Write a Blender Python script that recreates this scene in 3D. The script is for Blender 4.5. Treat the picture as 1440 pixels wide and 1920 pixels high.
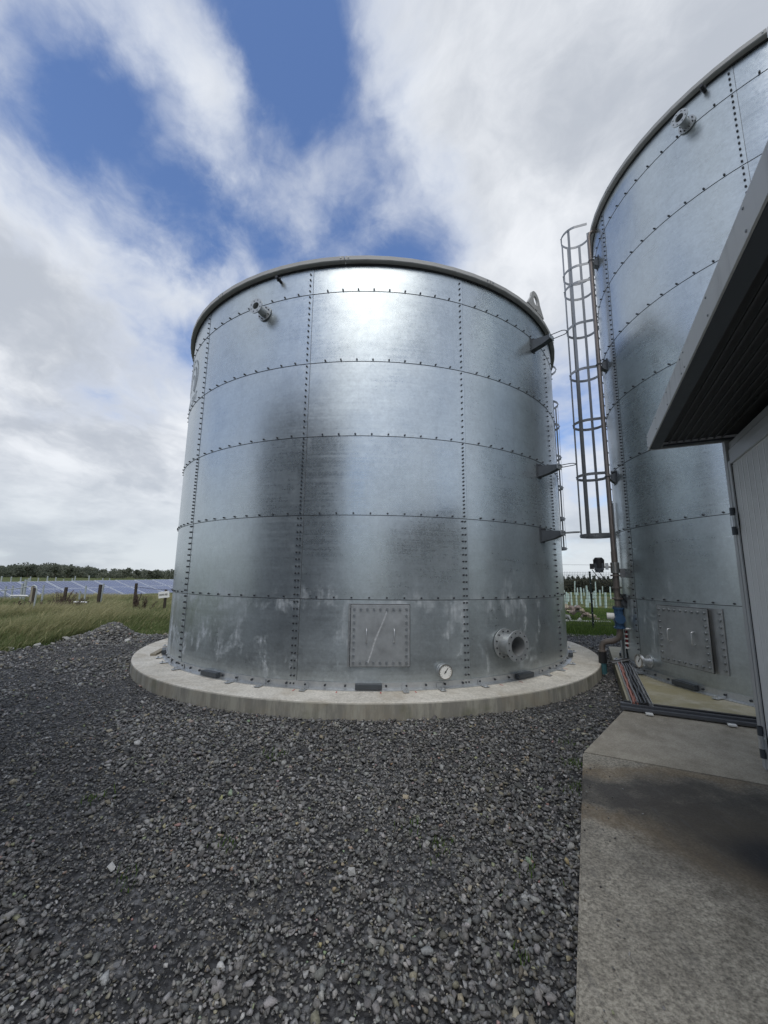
import bpy, bmesh, math, random
import numpy as np
from mathutils import Vector, Matrix, Quaternion

random.seed(7)
RNG = np.random.default_rng(7)
R_ = math.radians
for o in list(bpy.data.objects):
    bpy.data.objects.remove(o)
scene = bpy.context.scene
COL = scene.collection

# ------------------------------------------------------------------ camera
FPX, PIT, ROL, CAMH = 760.0, 0.1592, 0.0111, 1.7063
cam_d = bpy.data.cameras.new('camera')
cam = bpy.data.objects.new('camera', cam_d)
COL.objects.link(cam)
right0 = Vector((1, 0, 0))
fwd = Vector((0, math.cos(PIT), math.sin(PIT)))
up0 = Vector((0, -math.sin(PIT), math.cos(PIT)))
right = right0 * math.cos(ROL) + up0 * math.sin(ROL)
up = -right0 * math.sin(ROL) + up0 * math.cos(ROL)
m = Matrix((right, up, -fwd)).transposed().to_4x4()
m.translation = Vector((0, 0, CAMH))
cam.matrix_world = m
cam_d.sensor_fit = 'VERTICAL'
cam_d.sensor_height = 24.0
cam_d.sensor_width = 18.0
cam_d.lens = FPX / 1920.0 * 24.0
cam_d.clip_start = 0.05
cam_d.clip_end = 5000
scene.camera = cam

# ------------------------------------------------------------------ light
SUN_AZ, SUN_EL = R_(-93), R_(56)
sun_dir = Vector((math.cos(SUN_EL) * math.cos(SUN_AZ), math.cos(SUN_EL) * math.sin(SUN_AZ), math.sin(SUN_EL)))
sd = bpy.data.lights.new('sun', 'SUN')
sd.energy = 1.15
sd.angle = R_(46)
sd.color = (1.0, 0.95, 0.87)
sun = bpy.data.objects.new('sun', sd)
COL.objects.link(sun)
sun.rotation_euler = sun_dir.to_track_quat('Z', 'Y').to_euler()

vs = scene.view_settings
vs.view_transform = 'Standard'
vs.look = 'None'
vs.exposure = 0.35
vs.gamma = 1.0
vs.use_curve_mapping = False

# pixel helpers (photograph pixels, 1440 x 1920) used only to find where things stand
def pray(x, y):
    xr, yr = (x - 720) / FPX, -(y - 960) / FPX
    return right * xr + up * yr + fwd
def at_z(x, y, z=0.0):
    d = pray(x, y)
    return Vector((0, 0, CAMH)) + d * ((z - CAMH) / d.z)
def at_y(x, y, Y):
    d = pray(x, y)
    return Vector((0, 0, CAMH)) + d * (Y / d.y)
def z_at(x, y, P):
    """height seen at pixel (x, y) on the vertical line through P"""
    d = pray(x, y)
    return CAMH + d.z * math.hypot(P[0], P[1]) / math.hypot(d.x, d.y)

# ------------------------------------------------------------------ node helpers
class NT:
    def __init__(self, tree):
        self.t = tree
        self.n = tree.nodes
        self.l = tree.links
    def new(self, kind, **kw):
        nd = self.n.new(kind)
        for k, v in kw.items():
            setattr(nd, k, v)
        return nd
    def put(self, sock, v):
        if isinstance(v, bpy.types.NodeSocket):
            self.l.new(v, sock)
        elif v is not None:
            sock.default_value = v
    def math(self, op, a, b=None, c=None, clamp=False):
        nd = self.new('ShaderNodeMath', operation=op)
        nd.use_clamp = clamp
        for i, v in enumerate((a, b, c)):
            if v is not None:
                self.put(nd.inputs[i], v)
        return nd.outputs[0]
    def vmath(self, op, a, b=None, out=0):
        nd = self.new('ShaderNodeVectorMath', operation=op)
        self.put(nd.inputs[0], a)
        if b is not None:
            self.put(nd.inputs[1], b)
        return nd.outputs[out]
    def noise(self, vec, scale, detail=4.0, rough=0.55, dist=0.0, col=False, lac=2.0):
        nd = self.new('ShaderNodeTexNoise')
        self.put(nd.inputs['Vector'], vec)
        self.put(nd.inputs['Scale'], scale)
        nd.inputs['Detail'].default_value = detail
        nd.inputs['Roughness'].default_value = rough
        nd.inputs['Lacunarity'].default_value = lac
        self.put(nd.inputs['Distortion'], dist)
        return nd.outputs['Color' if col else 'Fac']
    def smooth(self, v, lo, hi, a=0.0, b=1.0):
        nd = self.new('ShaderNodeMapRange', interpolation_type='SMOOTHSTEP')
        self.put(nd.inputs[0], v)
        for i, q in enumerate((lo, hi, a, b)):
            self.put(nd.inputs[i + 1], q)
        return nd.outputs[0]
    def mix(self, f, a, b, blend='MIX'):
        nd = self.new('ShaderNodeMix', data_type='RGBA', blend_type=blend)
        self.put(nd.inputs[0], f)
        self.put(nd.inputs[6], a)
        self.put(nd.inputs[7], b)
        return nd.outputs[2]
    def fmix(self, f, a, b):
        nd = self.new('ShaderNodeMix', data_type='FLOAT')
        self.put(nd.inputs[0], f)
        self.put(nd.inputs[2], a)
        self.put(nd.inputs[3], b)
        return nd.outputs[0]
    def mapv(self, vec, scale=(1, 1, 1), rot=(0, 0, 0), loc=(0, 0, 0)):
        nd = self.new('ShaderNodeMapping')
        self.put(nd.inputs[0], vec)
        nd.inputs[1].default_value = loc
        nd.inputs[2].default_value = rot
        nd.inputs[3].default_value = scale
        return nd.outputs[0]
    def sep(self, v):
        nd = self.new('ShaderNodeSeparateXYZ')
        self.put(nd.inputs[0], v)
        return nd.outputs
    def comb(self, x, y, z):
        nd = self.new('ShaderNodeCombineXYZ')
        for i, v in enumerate((x, y, z)):
            self.put(nd.inputs[i], v)
        return nd.outputs[0]
    def bump(self, h, strength, dist, normal=None):
        nd = self.new('ShaderNodeBump')
        nd.inputs['Strength'].default_value = strength
        nd.inputs['Distance'].default_value = dist
        self.put(nd.inputs['Height'], h)
        if normal is not None:
            self.put(nd.inputs['Normal'], normal)
        return nd.outputs[0]

def c3(r, g=None, b=None):
    if g is None:
        g = b = r
    return (r, g, b, 1.0)

# ------------------------------------------------------------------ world: sky with broken cloud
world = bpy.data.worlds.new('World')
scene.world = world
world.use_nodes = True
w = NT(world.node_tree)
w.n.clear()
sky = w.new('ShaderNodeTexSky', sky_type='NISHITA')
sky.sun_disc = False
sky.sun_elevation = SUN_EL
sky.sun_rotation = math.atan2(sun_dir.x, sun_dir.y)
sky.altitude = 50
sky.air_density = 1.0
sky.dust_density = 0.6
sky.ozone_density = 2.0
skyc = w.vmath('MULTIPLY', sky.outputs[0], (0.110, 0.120, 0.142))
dirv = w.new('ShaderNodeTexCoord').outputs['Generated']
dx, dy, dz = w.sep(dirv)
den = w.math('ADD', w.math('MAXIMUM', dz, 0.0), 0.30)
px = w.math('DIVIDE', dx, den)
py = w.math('DIVIDE', dy, den)
pv = w.comb(px, py, 0.37)
warp = w.noise(pv, 2.2, 4, 0.55, col=True)
pw = w.vmath('ADD', pv, w.vmath('MULTIPLY', w.vmath('SUBTRACT', warp, (0.5, 0.5, 0.5)), (0.30, 0.30, 0.2)))
# directions in the sky where the cloud is broken (blue gaps) or closed
def lobe(px_, py_, rad, soft):
    d = pray(px_, py_).normalized()
    dot = w.vmath('DOT_PRODUCT', wdir, tuple(d), out=1)
    return w.smooth(dot, math.cos(R_(rad + soft)), math.cos(R_(max(rad - soft, 0.0))))
wdir = w.vmath('NORMALIZE', w.vmath('ADD', dirv, w.vmath('MULTIPLY', w.vmath('SUBTRACT', w.noise(dirv, 8.0, 6, 0.6, col=True), (0.5, 0.5, 0.5)), (0.14, 0.14, 0.14))))
st = w.mapv(pw, scale=(1.0, 0.85, 1.0), rot=(0, 0, R_(35)))
nbig = w.noise(st, 2.3, 12, 0.60)
nwide = w.noise(w.mapv(pv, loc=(3.1, 1.7, 0)), 0.8, 3, 0.5)
cov = w.math('MULTIPLY_ADD', w.math('SUBTRACT', nbig, 0.5), 1.75, 0.64)
cov = w.math('ADD', cov, w.math('MULTIPLY', w.math('SUBTRACT', nwide, 0.5), 0.35))
for (x, y, rad, soft, amt) in (
        (450, 90, 7, 7, -0.20), (600, 210, 6, 6, -0.26), (200, 300, 7, 7, -0.40), (300, 340, 5, 5, -0.30), (560, 430, 8, 7, -0.32), (760, 430, 6, 6, -0.26),
        (880, 450, 5.5, 5, -0.26), (280, 680, 5, 5, -0.28), (340, 570, 5, 5, -0.16),
        (950, 150, 13, 9, 0.24), (1150, 250, 16, 10, 0.22), (1350, 150, 16, 10, 0.18), (800, 220, 6, 6, 0.14),
        (330, 130, 5, 4, 0.22), (410, 210, 4, 4, 0.22), (490, 270, 4, 4, 0.26), (570, 320, 4, 4, 0.28), (650, 390, 4, 4, 0.26), (330, 430, 6, 5, 0.30),
        (60, 680, 14, 8, 0.20), (80, 90, 9, 8, 0.24), (140, 490, 6, 6, 0.14), (190, 900, 20, 9, 0.20), (990, 520, 6, 5, 0.12)):
    cov = w.math('ADD', cov, w.math('MULTIPLY', lobe(x, y, rad, soft), amt))
low = w.smooth(dz, 0.02, 0.34, 0.20, 0.0)
cov = w.math('ADD', cov, low)
mask = w.smooth(cov, 0.24, 0.82)
thick = w.smooth(cov, 0.66, 1.05)
shade = w.noise(w.mapv(pw, loc=(0.35, 0.2, 0.6), scale=(1.0, 0.8, 1.0), rot=(0, 0, R_(30))), 2.2, 9, 0.60)
bright = w.smooth(shade, 0.36, 0.66)
cl_lo = w.mix(thick, c3(0.49, 0.53, 0.61), c3(0.41, 0.44, 0.49))
cl_hi = w.mix(thick, c3(0.58, 0.62, 0.69), c3(0.72, 0.74, 0.77))
cloud = w.mix(bright, cl_lo, cl_hi)
bands = w.noise(w.mapv(dirv, scale=(2.2, 2.2, 7.0)), 1.3, 6, 0.6)
horiz = w.mix(w.smooth(bands, 0.38, 0.62), c3(0.40, 0.44, 0.49), c3(0.56, 0.60, 0.635))
cloud = w.mix(w.smooth(dz, 0.03, 0.27, 1.0, 0.0), cloud, horiz)
fin = w.mix(w.math('MULTIPLY', mask, 0.97), skyc, cloud)
bg = w.new('ShaderNodeBackground')
w.put(bg.inputs[0], fin)
bg.inputs[1].default_value = 1.0
wo = w.new('ShaderNodeOutputWorld')
w.l.new(bg.outputs[0], wo.inputs[0])

# ------------------------------------------------------------------ materials
def material(name):
    mt = bpy.data.materials.new(name)
    mt.use_nodes = True
    t = NT(mt.node_tree)
    t.n.clear()
    p = t.new('ShaderNodeBsdfPrincipled')
    o = t.new('ShaderNodeOutputMaterial')
    t.l.new(p.outputs[0], o.inputs[0])
    return mt, t, p
def pset(t, p, **kw):
    names = dict(col='Base Color', rough='Roughness', metal='Metallic', nor='Normal', spec='Specular IOR Level', alpha='Alpha')
    for k, v in kw.items():
        t.put(p.inputs[names[k]], v)

M = {}
def simple(name, col, rough=0.6, metal=0.0, var=0.18, scale=9.0, spec=0.5, bump=0.0, detail=6):
    mt, t, p = material(name)
    pos = t.new('ShaderNodeNewGeometry').outputs['Position']
    n = t.noise(pos, scale, detail, 0.6)
    rnd = t.new('ShaderNodeObjectInfo').outputs['Random']
    k = t.math('ADD', t.math('MULTIPLY', t.math('SUBTRACT', n, 0.5), 2 * var), t.math('MULTIPLY', t.math('SUBTRACT', rnd, 0.5), var * 0.5))
    k = t.math('ADD', k, 1.0)
    nd = t.new('ShaderNodeVectorMath', operation='SCALE')
    nd.inputs[0].default_value = col
    t.put(nd.inputs['Scale'], k)
    pset(t, p, col=nd.outputs[0], rough=t.math('ADD', rough, t.math('MULTIPLY', t.math('SUBTRACT', n, 0.5), 0.25), clamp=True), metal=metal, spec=spec)
    if bump:
        pset(t, p, nor=t.bump(n, 0.4, bump))
    M[name] = mt
    return mt

def make_steel(name, seams=True, base=(0.505, 0.55, 0.563), rough0=0.30, met=0.85):
    mt, t, p = material(name)
    pos = t.new('ShaderNodeNewGeometry').outputs['Position']
    rnd = t.new('ShaderNodeObjectInfo').outputs['Random']
    x, y, z = t.sep(pos)
    offs = t.vmath('ADD', pos, t.comb(t.math('MULTIPLY', rnd, 7.0), 0.0, t.math('MULTIPLY', rnd, 3.0)))
    # zinc spangle
    sp = t.new('ShaderNodeTexVoronoi')
    sp.inputs['Scale'].default_value = 55.0
    t.put(sp.inputs['Vector'], offs)
    spc = t.sep(sp.outputs['Color'])[0]
    fine = t.noise(offs, 24.0, 5, 0.65)
    cloud_ = t.noise(t.mapv(offs, scale=(1, 1, 0.8)), 2.2, 6, 0.6)
    roll = t.noise(t.mapv(offs, scale=(0.5, 0.5, 22.0)), 1.6, 4, 0.6)     # mill lines
    rough = t.math('ADD', rough0, t.math('MULTIPLY', t.math('SUBTRACT', spc, 0.5), 0.03))
    rough = t.math('ADD', rough, t.math('MULTIPLY', t.math('SUBTRACT', fine, 0.5), 0.09))
    rough = t.math('ADD', rough, t.math('MULTIPLY', t.math('SUBTRACT', cloud_, 0.5), 0.14))
    rough = t.math('ADD', rough, t.math('MULTIPLY', t.math('SUBTRACT', roll, 0.5), 0.16))
    rough = t.math('ADD', rough, t.math('MULTIPLY', t.math('SUBTRACT', rnd, 0.5), 0.05))
    tone = t.math('ADD', 0.97, t.math('MULTIPLY', t.math('SUBTRACT', fine, 0.5), 0.34))
    tone = t.math('ADD', tone, t.math('MULTIPLY', t.math('SUBTRACT', cloud_, 0.5), 0.30))
    tone = t.math('ADD', tone, t.math('MULTIPLY', t.math('SUBTRACT', roll, 0.5), 0.16))
    tone = t.math('ADD', tone, t.math('MULTIPLY', t.math('SUBTRACT', t.noise(offs, 9.0, 6, 0.65), 0.5), 0.30))
    tone = t.math('ADD', tone, t.math('MULTIPLY', t.math('SUBTRACT', rnd, 0.5), 0.07))
    tone = t.math('ADD', tone, t.math('MULTIPLY', t.math('SUBTRACT', spc, 0.5), 0.06))
    nd = t.new('ShaderNodeVectorMath', operation='SCALE')
    nd.inputs[0].default_value = base
    t.put(nd.inputs['Scale'], tone)
    col = nd.outputs[0]
    metal = met
    if seams:
        # distance below / above the horizontal lap seams (1.2 m apart)
        fz = t.math('FRACT', t.math('DIVIDE', t.math('SUBTRACT', z, 0.194), 1.2))
        below = t.smooth(fz, 0.72, 1.0)
        above = t.smooth(fz, 0.16, 0.0)
        # white zinc bloom, mostly on the two lowest courses
        lowm = t.smooth(z, 0.6, 2.3, 1.0, 0.0)
        nb = t.noise(t.mapv(offs, scale=(1, 1, 0.75)), 1.9, 11, 0.68, 0.5)
        ns = t.noise(t.mapv(offs, scale=(9, 9, 0.7)), 1.1, 5, 0.6)
        sc = t.math('ADD', nb, t.math('MULTIPLY', below, 0.10))
        sc = t.math('ADD', sc, t.math('MULTIPLY', above, 0.06))
        sc = t.math('ADD', sc, t.math('MULTIPLY', t.math('SUBTRACT', ns, 0.5), 0.22))
        nstr = t.noise(t.mapv(offs, scale=(30, 30, 2.0)), 1.0, 5, 0.65)
        sc = t.math('ADD', sc, t.math('MULTIPLY', t.math('SUBTRACT', t.noise(offs, 16.0, 8, 0.75), 0.5), 0.32))
        bloom = t.math('MULTIPLY', t.smooth(sc, 0.53, 0.70), t.fmix(lowm, 0.08, 0.85))
        bloom = t.math('MULTIPLY', bloom, t.smooth(nstr, 0.36, 0.60, 0.35, 1.0))
        col = t.mix(bloom, col, c3(0.66, 0.69, 0.71))
        rough = t.fmix(bloom, rough, 0.75)
        metal = t.math('SUBTRACT', met, t.math('MULTIPLY', bloom, 0.6))
        # dull film on the lower courses
        film = t.math('MULTIPLY', lowm, t.smooth(cloud_, 0.3, 0.7, 0.35, 1.0))
        rough = t.math('ADD', rough, t.math('MULTIPLY', film, 0.10))
        # dark grime specks along the upper laps
        ng = t.noise(t.mapv(offs, scale=(1, 1, 1.6)), 11.0, 12, 0.78, 0.6)
        nl = t.noise(offs, 1.3, 3, 0.5)
        near = t.math('MAXIMUM', t.smooth(fz, 0.10, 0.0), t.math('MULTIPLY', t.smooth(fz, 0.86, 1.0), 0.5))
        gr = t.math('MULTIPLY', t.smooth(ng, 0.52, 0.66), t.math('MULTIPLY', near, t.smooth(nl, 0.52, 0.64)))
        gr = t.math('MULTIPLY', gr, t.smooth(z, 1.6, 3.0, 0.0, 1.0))
        col = t.mix(t.math('MULTIPLY', gr, 0.38), col, c3(0.16, 0.16, 0.16))
        rough = t.math('ADD', rough, t.math('MULTIPLY', gr, 0.2))
        # faint run-down streaks
        streak = t.smooth(t.noise(t.mapv(offs, scale=(16, 16, 0.5)), 1.0, 4, 0.6), 0.56, 0.74)
        col = t.mix(t.math('MULTIPLY', streak, 0.14), col, c3(0.30, 0.32, 0.33))
    wave = t.noise(t.mapv(offs, scale=(1, 1, 1.4)), 1.5, 2, 0.5)
    b1 = t.bump(wave, 0.4, 0.010)
    b2 = t.bump(t.math('ADD', fine, t.math('MULTIPLY', roll, 0.5)), 0.05, 0.0010, b1)
    pset(t, p, col=col, rough=t.math('MAXIMUM', rough, 0.12), metal=metal, nor=b2)
    M[name] = mt
make_steel('galvanised_sheet')
make_steel('galvanised_part', seams=False, base=(0.55, 0.57, 0.58), rough0=0.42, met=0.8)
make_steel('galvanised_bright', seams=False, base=(0.66, 0.68, 0.69), rough0=0.36, met=0.8)
simple('bolt_dark', (0.050, 0.054, 0.060), 0.45, 0.3, 0.2, 40)
simple('bolt_zinc', (0.30, 0.32, 0.33), 0.45, 0.8, 0.2, 40)
simple('slate_coat', (0.07, 0.10, 0.135), 0.55, 0.0, 0.15, 3)
simple('rim_grey', (0.40, 0.395, 0.375), 0.62, 0.0, 0.18, 3.0)
simple('gasket_black', (0.016, 0.016, 0.017), 0.7, 0.0)
simple('sealant', (0.05, 0.052, 0.056), 0.6)
simple('flange_zinc', (0.43, 0.45, 0.455), 0.45, 0.6, 0.22, 14)
simple('cover_zinc', (0.37, 0.385, 0.39), 0.45, 0.65, 0.45, 6, detail=10)
simple('scuff_pale', (0.46, 0.475, 0.48), 0.6, 0.4, 0.6, 30, detail=8)
simple('roof_grey', (0.30, 0.31, 0.31), 0.7)
simple('black_plastic', (0.018, 0.019, 0.021), 0.42)
simple('dark_steel', (0.075, 0.085, 0.095), 0.5, 0.35)
simple('bracket_steel', (0.10, 0.11, 0.12), 0.5, 0.5)
simple('stainless', (0.50, 0.47, 0.43), 0.30, 1.0, 0.15)
simple('brown_pipe', (0.215, 0.185, 0.165), 0.42, 0.6, 0.25, 5)
simple('valve_blue', (0.03, 0.075, 0.15), 0.4, 0.0)
simple('teal_pipe', (0.05, 0.14, 0.16), 0.5)
simple('white_plastic', (0.72, 0.72, 0.69), 0.5)
simple('red_plastic', (0.32, 0.03, 0.04), 0.5)
simple('dial_white', (0.82, 0.82, 0.78), 0.35)
simple('fence_green', (0.010, 0.022, 0.016), 0.5)
simple('ladder_grey', (0.27, 0.28, 0.29), 0.5, 0.35, 0.2, 6)
simple('wood_dark', (0.050, 0.040, 0.030), 0.9, 0, 0.35, 14)
simple('wood_pale', (0.28, 0.25, 0.19), 0.9, 0, 0.3, 14)
simple('post_galv', (0.42, 0.45, 0.45), 0.5, 0.5)
simple('guard_green', (0.48, 0.60, 0.55), 0.5, 0, 0.2, 3)
simple('cable_orange', (0.30, 0.13, 0.10), 0.55)
simple('cable_grey', (0.16, 0.165, 0.17), 0.5)
simple('duct_grey', (0.085, 0.09, 0.10), 0.45)
simple('sign_white', (0.76, 0.76, 0.73), 0.5)
simple('paint_red', (0.45, 0.06, 0.06), 0.7)
simple('mark_grey', (0.40, 0.43, 0.445), 0.5, 0.7, 0.3, 18)
simple('panel_frame', (0.46, 0.49, 0.54), 0.5, 0.2)
simple('clad_grey', (0.80, 0.805, 0.79), 0.42, 0.0, 0.10, 3)
simple('clad_trim', (0.46, 0.47, 0.475), 0.42, 0.15, 0.08, 4)
def streaked(name, col, dark, rough):
    mt, t, p = material(name)
    pos = t.new('ShaderNodeNewGeometry').outputs['Position']
    a_ = t.noise(t.mapv(pos, scale=(11, 11, 0.9)), 1.0, 6, 0.65)
    b_ = t.noise(pos, 2.0, 6, 0.6)
    f_ = t.math('MULTIPLY', t.smooth(a_, 0.48, 0.70), t.smooth(b_, 0.35, 0.65))
    pset(t, p, col=t.mix(t.math('MULTIPLY', f_, 0.6), c3(*col), c3(*dark)), rough=t.fmix(f_, rough, rough + 0.25))
    M[name] = mt
streaked('fascia_grey', (0.54, 0.545, 0.53), (0.17, 0.175, 0.17), 0.45)
simple('soffit_dark', (0.045, 0.046, 0.046), 0.55, 0.0, 0.25, 2.5)
simple('seal_black', (0.012, 0.012, 0.013), 0.6)
simple('stone_cream', (0.42, 0.36, 0.26), 0.85, 0, 0.25, 20)
simple('stone_pale', (0.45, 0.45, 0.43), 0.85, 0, 0.25, 20)
simple('stone_rubble', (0.28, 0.22, 0.19), 0.9, 0, 0.35, 12)
simple('bark', (0.07, 0.06, 0.045), 0.9, 0, 0.3, 8)

def leafmat(name, a, b, rough=0.65):
    mt, t, p = material(name)
    at = t.new('ShaderNodeAttribute', attribute_name='tint')
    pos = t.new('ShaderNodeNewGeometry').outputs['Position']
    n = t.noise(pos, 0.6, 3)
    f = t.math('ADD', t.math('MULTIPLY', at.outputs['Fac'], 0.75), t.math('MULTIPLY', n, 0.25), clamp=True)
    col = t.mix(f, c3(*a), c3(*b))
    pset(t, p, col=col, rough=rough, spec=0.25)
    tr_ = t.new('ShaderNodeBsdfTranslucent')
    t.put(tr_.inputs[0], col)
    mx = t.new('ShaderNodeMixShader')
    mx.inputs[0].default_value = 0.35
    t.l.new(p.outputs[0], mx.inputs[1])
    t.l.new(tr_.outputs[0], mx.inputs[2])
    for nd in t.n:
        if nd.type == 'OUTPUT_MATERIAL':
            t.l.new(mx.outputs[0], nd.inputs[0])
    M[name] = mt
leafmat('leaf_far_hazy', (0.092, 0.110, 0.082), (0.19, 0.20, 0.145))  # paled and greyed: distance haze is put into the leaf colour
leafmat('leaf_hedge', (0.035, 0.040, 0.026), (0.105, 0.100, 0.066))
leafmat('leaf_conifer', (0.040, 0.052, 0.040), (0.095, 0.110, 0.078))
leafmat('grass', (0.115, 0.178, 0.055), (0.54, 0.47, 0.28))
leafmat('grass_short', (0.060, 0.125, 0.024), (0.20, 0.25, 0.065))
leafmat('weed_brown', (0.07, 0.045, 0.04), (0.20, 0.14, 0.105))

# solar glass
mt, t, p = material('solar_glass')
pos = t.new('ShaderNodeNewGeometry').outputs['Position']
rnd = t.new('ShaderNodeObjectInfo').outputs['Random']
pset(t, p, col=t.mix(t.math('ADD', t.math('MULTIPLY', rnd, 0.7), t.math('MULTIPLY', t.noise(pos, 1.2), 0.3)), c3(0.012, 0.030, 0.11), c3(0.030, 0.060, 0.17)), rough=0.22)
M['solar_glass'] = mt

# gravel
mt, t, p = material('gravel_stone')
at = t.new('ShaderNodeAttribute', attribute_name='stone_color')
pos = t.new('ShaderNodeNewGeometry').outputs['Position']
n = t.noise(pos, 120.0, 4, 0.6)
k = t.smooth(n, 0.25, 0.75, 0.72, 1.28)
nd = t.new('ShaderNodeVectorMath', operation='SCALE')
t.put(nd.inputs[0], at.outputs['Color'])
t.put(nd.inputs['Scale'], k)
pset(t, p, col=nd.outputs[0], rough=t.smooth(n, 0.2, 0.8, 0.50, 0.85), spec=0.45, nor=t.bump(n, 0.5, 0.003))
M['gravel_stone'] = mt

mt, t, p = material('gravel_bed')
pos = t.new('ShaderNodeNewGeometry').outputs['Position']
v = t.new('ShaderNodeTexVoronoi')
v.inputs['Scale'].default_value = 26.0
t.put(v.inputs['Vector'], t.vmath('ADD', pos, t.vmath('MULTIPLY', t.noise(pos, 30, 3, col=True), (0.03, 0.03, 0.03))))
vr, vg, vb = t.sep(v.outputs['Color'])
edge = t.smooth(v.outputs['Distance'], 0.25, 0.75, 1.0, 0.0)
tone = t.smooth(t.noise(pos, 0.5, 5), 0.3, 0.7, 0.8, 1.25)
colv = t.mix(t.math('POWER', vr, 1.6), c3(0.040, 0.041, 0.044), c3(0.19, 0.192, 0.196))
colv = t.mix(t.smooth(vg, 0.93, 0.97), colv, c3(0.28, 0.265, 0.23))
nd = t.new('ShaderNodeVectorMath', operation='SCALE')
t.put(nd.inputs[0], colv)
t.put(nd.inputs['Scale'], t.math('MULTIPLY', tone, t.fmix(edge, 0.45, 1.0)))
hgt = t.math('ADD', t.math('MULTIPLY', edge, t.math('ADD', vb, 0.4)), t.math('MULTIPLY', t.noise(pos, 140, 4), 0.3))
pset(t, p, col=nd.outputs[0], rough=0.85, nor=t.bump(hgt, 0.9, 0.02))
M['gravel_bed'] = mt

# field ground
mt, t, p = material('field')
pos = t.new('ShaderNodeNewGeometry').outputs['Position']
n1 = t.noise(pos, 0.12, 5)
n2 = t.noise(pos, 2.5, 6, 0.7)
col = t.mix(t.smooth(n1, 0.35, 0.65), c3(0.045, 0.082, 0.020), c3(0.13, 0.13, 0.055))
col = t.mix(t.smooth(n2, 0.5, 0.75), col, c3(0.075, 0.060, 0.035))
pset(t, p, col=col, rough=0.95, spec=0.1, nor=t.bump(n2, 0.8, 0.06))
M['field'] = mt

# concretes
def concrete(name, light, dark, stain=None, grain=60.0, contrast=1.0, side=None):
    mt, t, p = material(name)
    geo = t.new('ShaderNodeNewGeometry')
    pos = geo.outputs['Position']
    n1 = t.noise(pos, 1.1, 7, 0.62, 0.4)
    n2 = t.noise(pos, grain, 5, 0.7)
    n3 = t.noise(pos, 7.0, 6, 0.65)
    f = t.math('ADD', t.math('MULTIPLY', n1, 0.55), t.math('MULTIPLY', n3, 0.45))
    col = t.mix(t.smooth(f, 0.34, 0.66), c3(*dark), c3(*light))
    nd = t.new('ShaderNodeVectorMath', operation='SCALE')
    t.put(nd.inputs[0], col)
    t.put(nd.inputs['Scale'], t.smooth(n2, 0.25, 0.75, 1.0 - 0.28 * contrast, 1.0 + 0.28 * contrast))
    col = nd.outputs[0]
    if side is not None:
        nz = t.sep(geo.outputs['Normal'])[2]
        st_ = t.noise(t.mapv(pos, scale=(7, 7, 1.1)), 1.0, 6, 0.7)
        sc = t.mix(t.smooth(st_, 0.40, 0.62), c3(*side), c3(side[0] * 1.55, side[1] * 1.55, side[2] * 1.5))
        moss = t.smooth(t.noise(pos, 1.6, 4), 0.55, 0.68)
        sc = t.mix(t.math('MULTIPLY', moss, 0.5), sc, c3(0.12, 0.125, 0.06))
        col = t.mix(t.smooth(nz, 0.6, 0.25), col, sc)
    rough = 0.85
    if stain is not None:
        col, rough = stain(t, pos, col, rough, n1, n2, n3)
    pset(t, p, col=col, rough=rough, spec=0.3, nor=t.bump(t.math('ADD', n2, t.math('MULTIPLY', n3, 0.6)), 0.5, 0.006))
    M[name] = mt
def pad_stain(t, pos, col, rough, n1, n2, n3):
    a_ = t.smooth(t.noise(pos, 1.4, 7, 0.65, 0.6), 0.48, 0.66)
    col = t.mix(t.math('MULTIPLY', a_, 0.42), col, c3(0.34, 0.285, 0.20))
    b_ = t.smooth(t.noise(t.mapv(pos, loc=(4, 2, 0)), 3.2, 8, 0.7), 0.56, 0.70)
    col = t.mix(t.math('MULTIPLY', b_, 0.38), col, c3(0.20, 0.19, 0.175))
    return col, rough
concrete('concrete_pad', (0.64, 0.61, 0.54), (0.46, 0.435, 0.375), grain=35, contrast=0.8, side=(0.25, 0.242, 0.21), stain=pad_stain)

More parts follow.
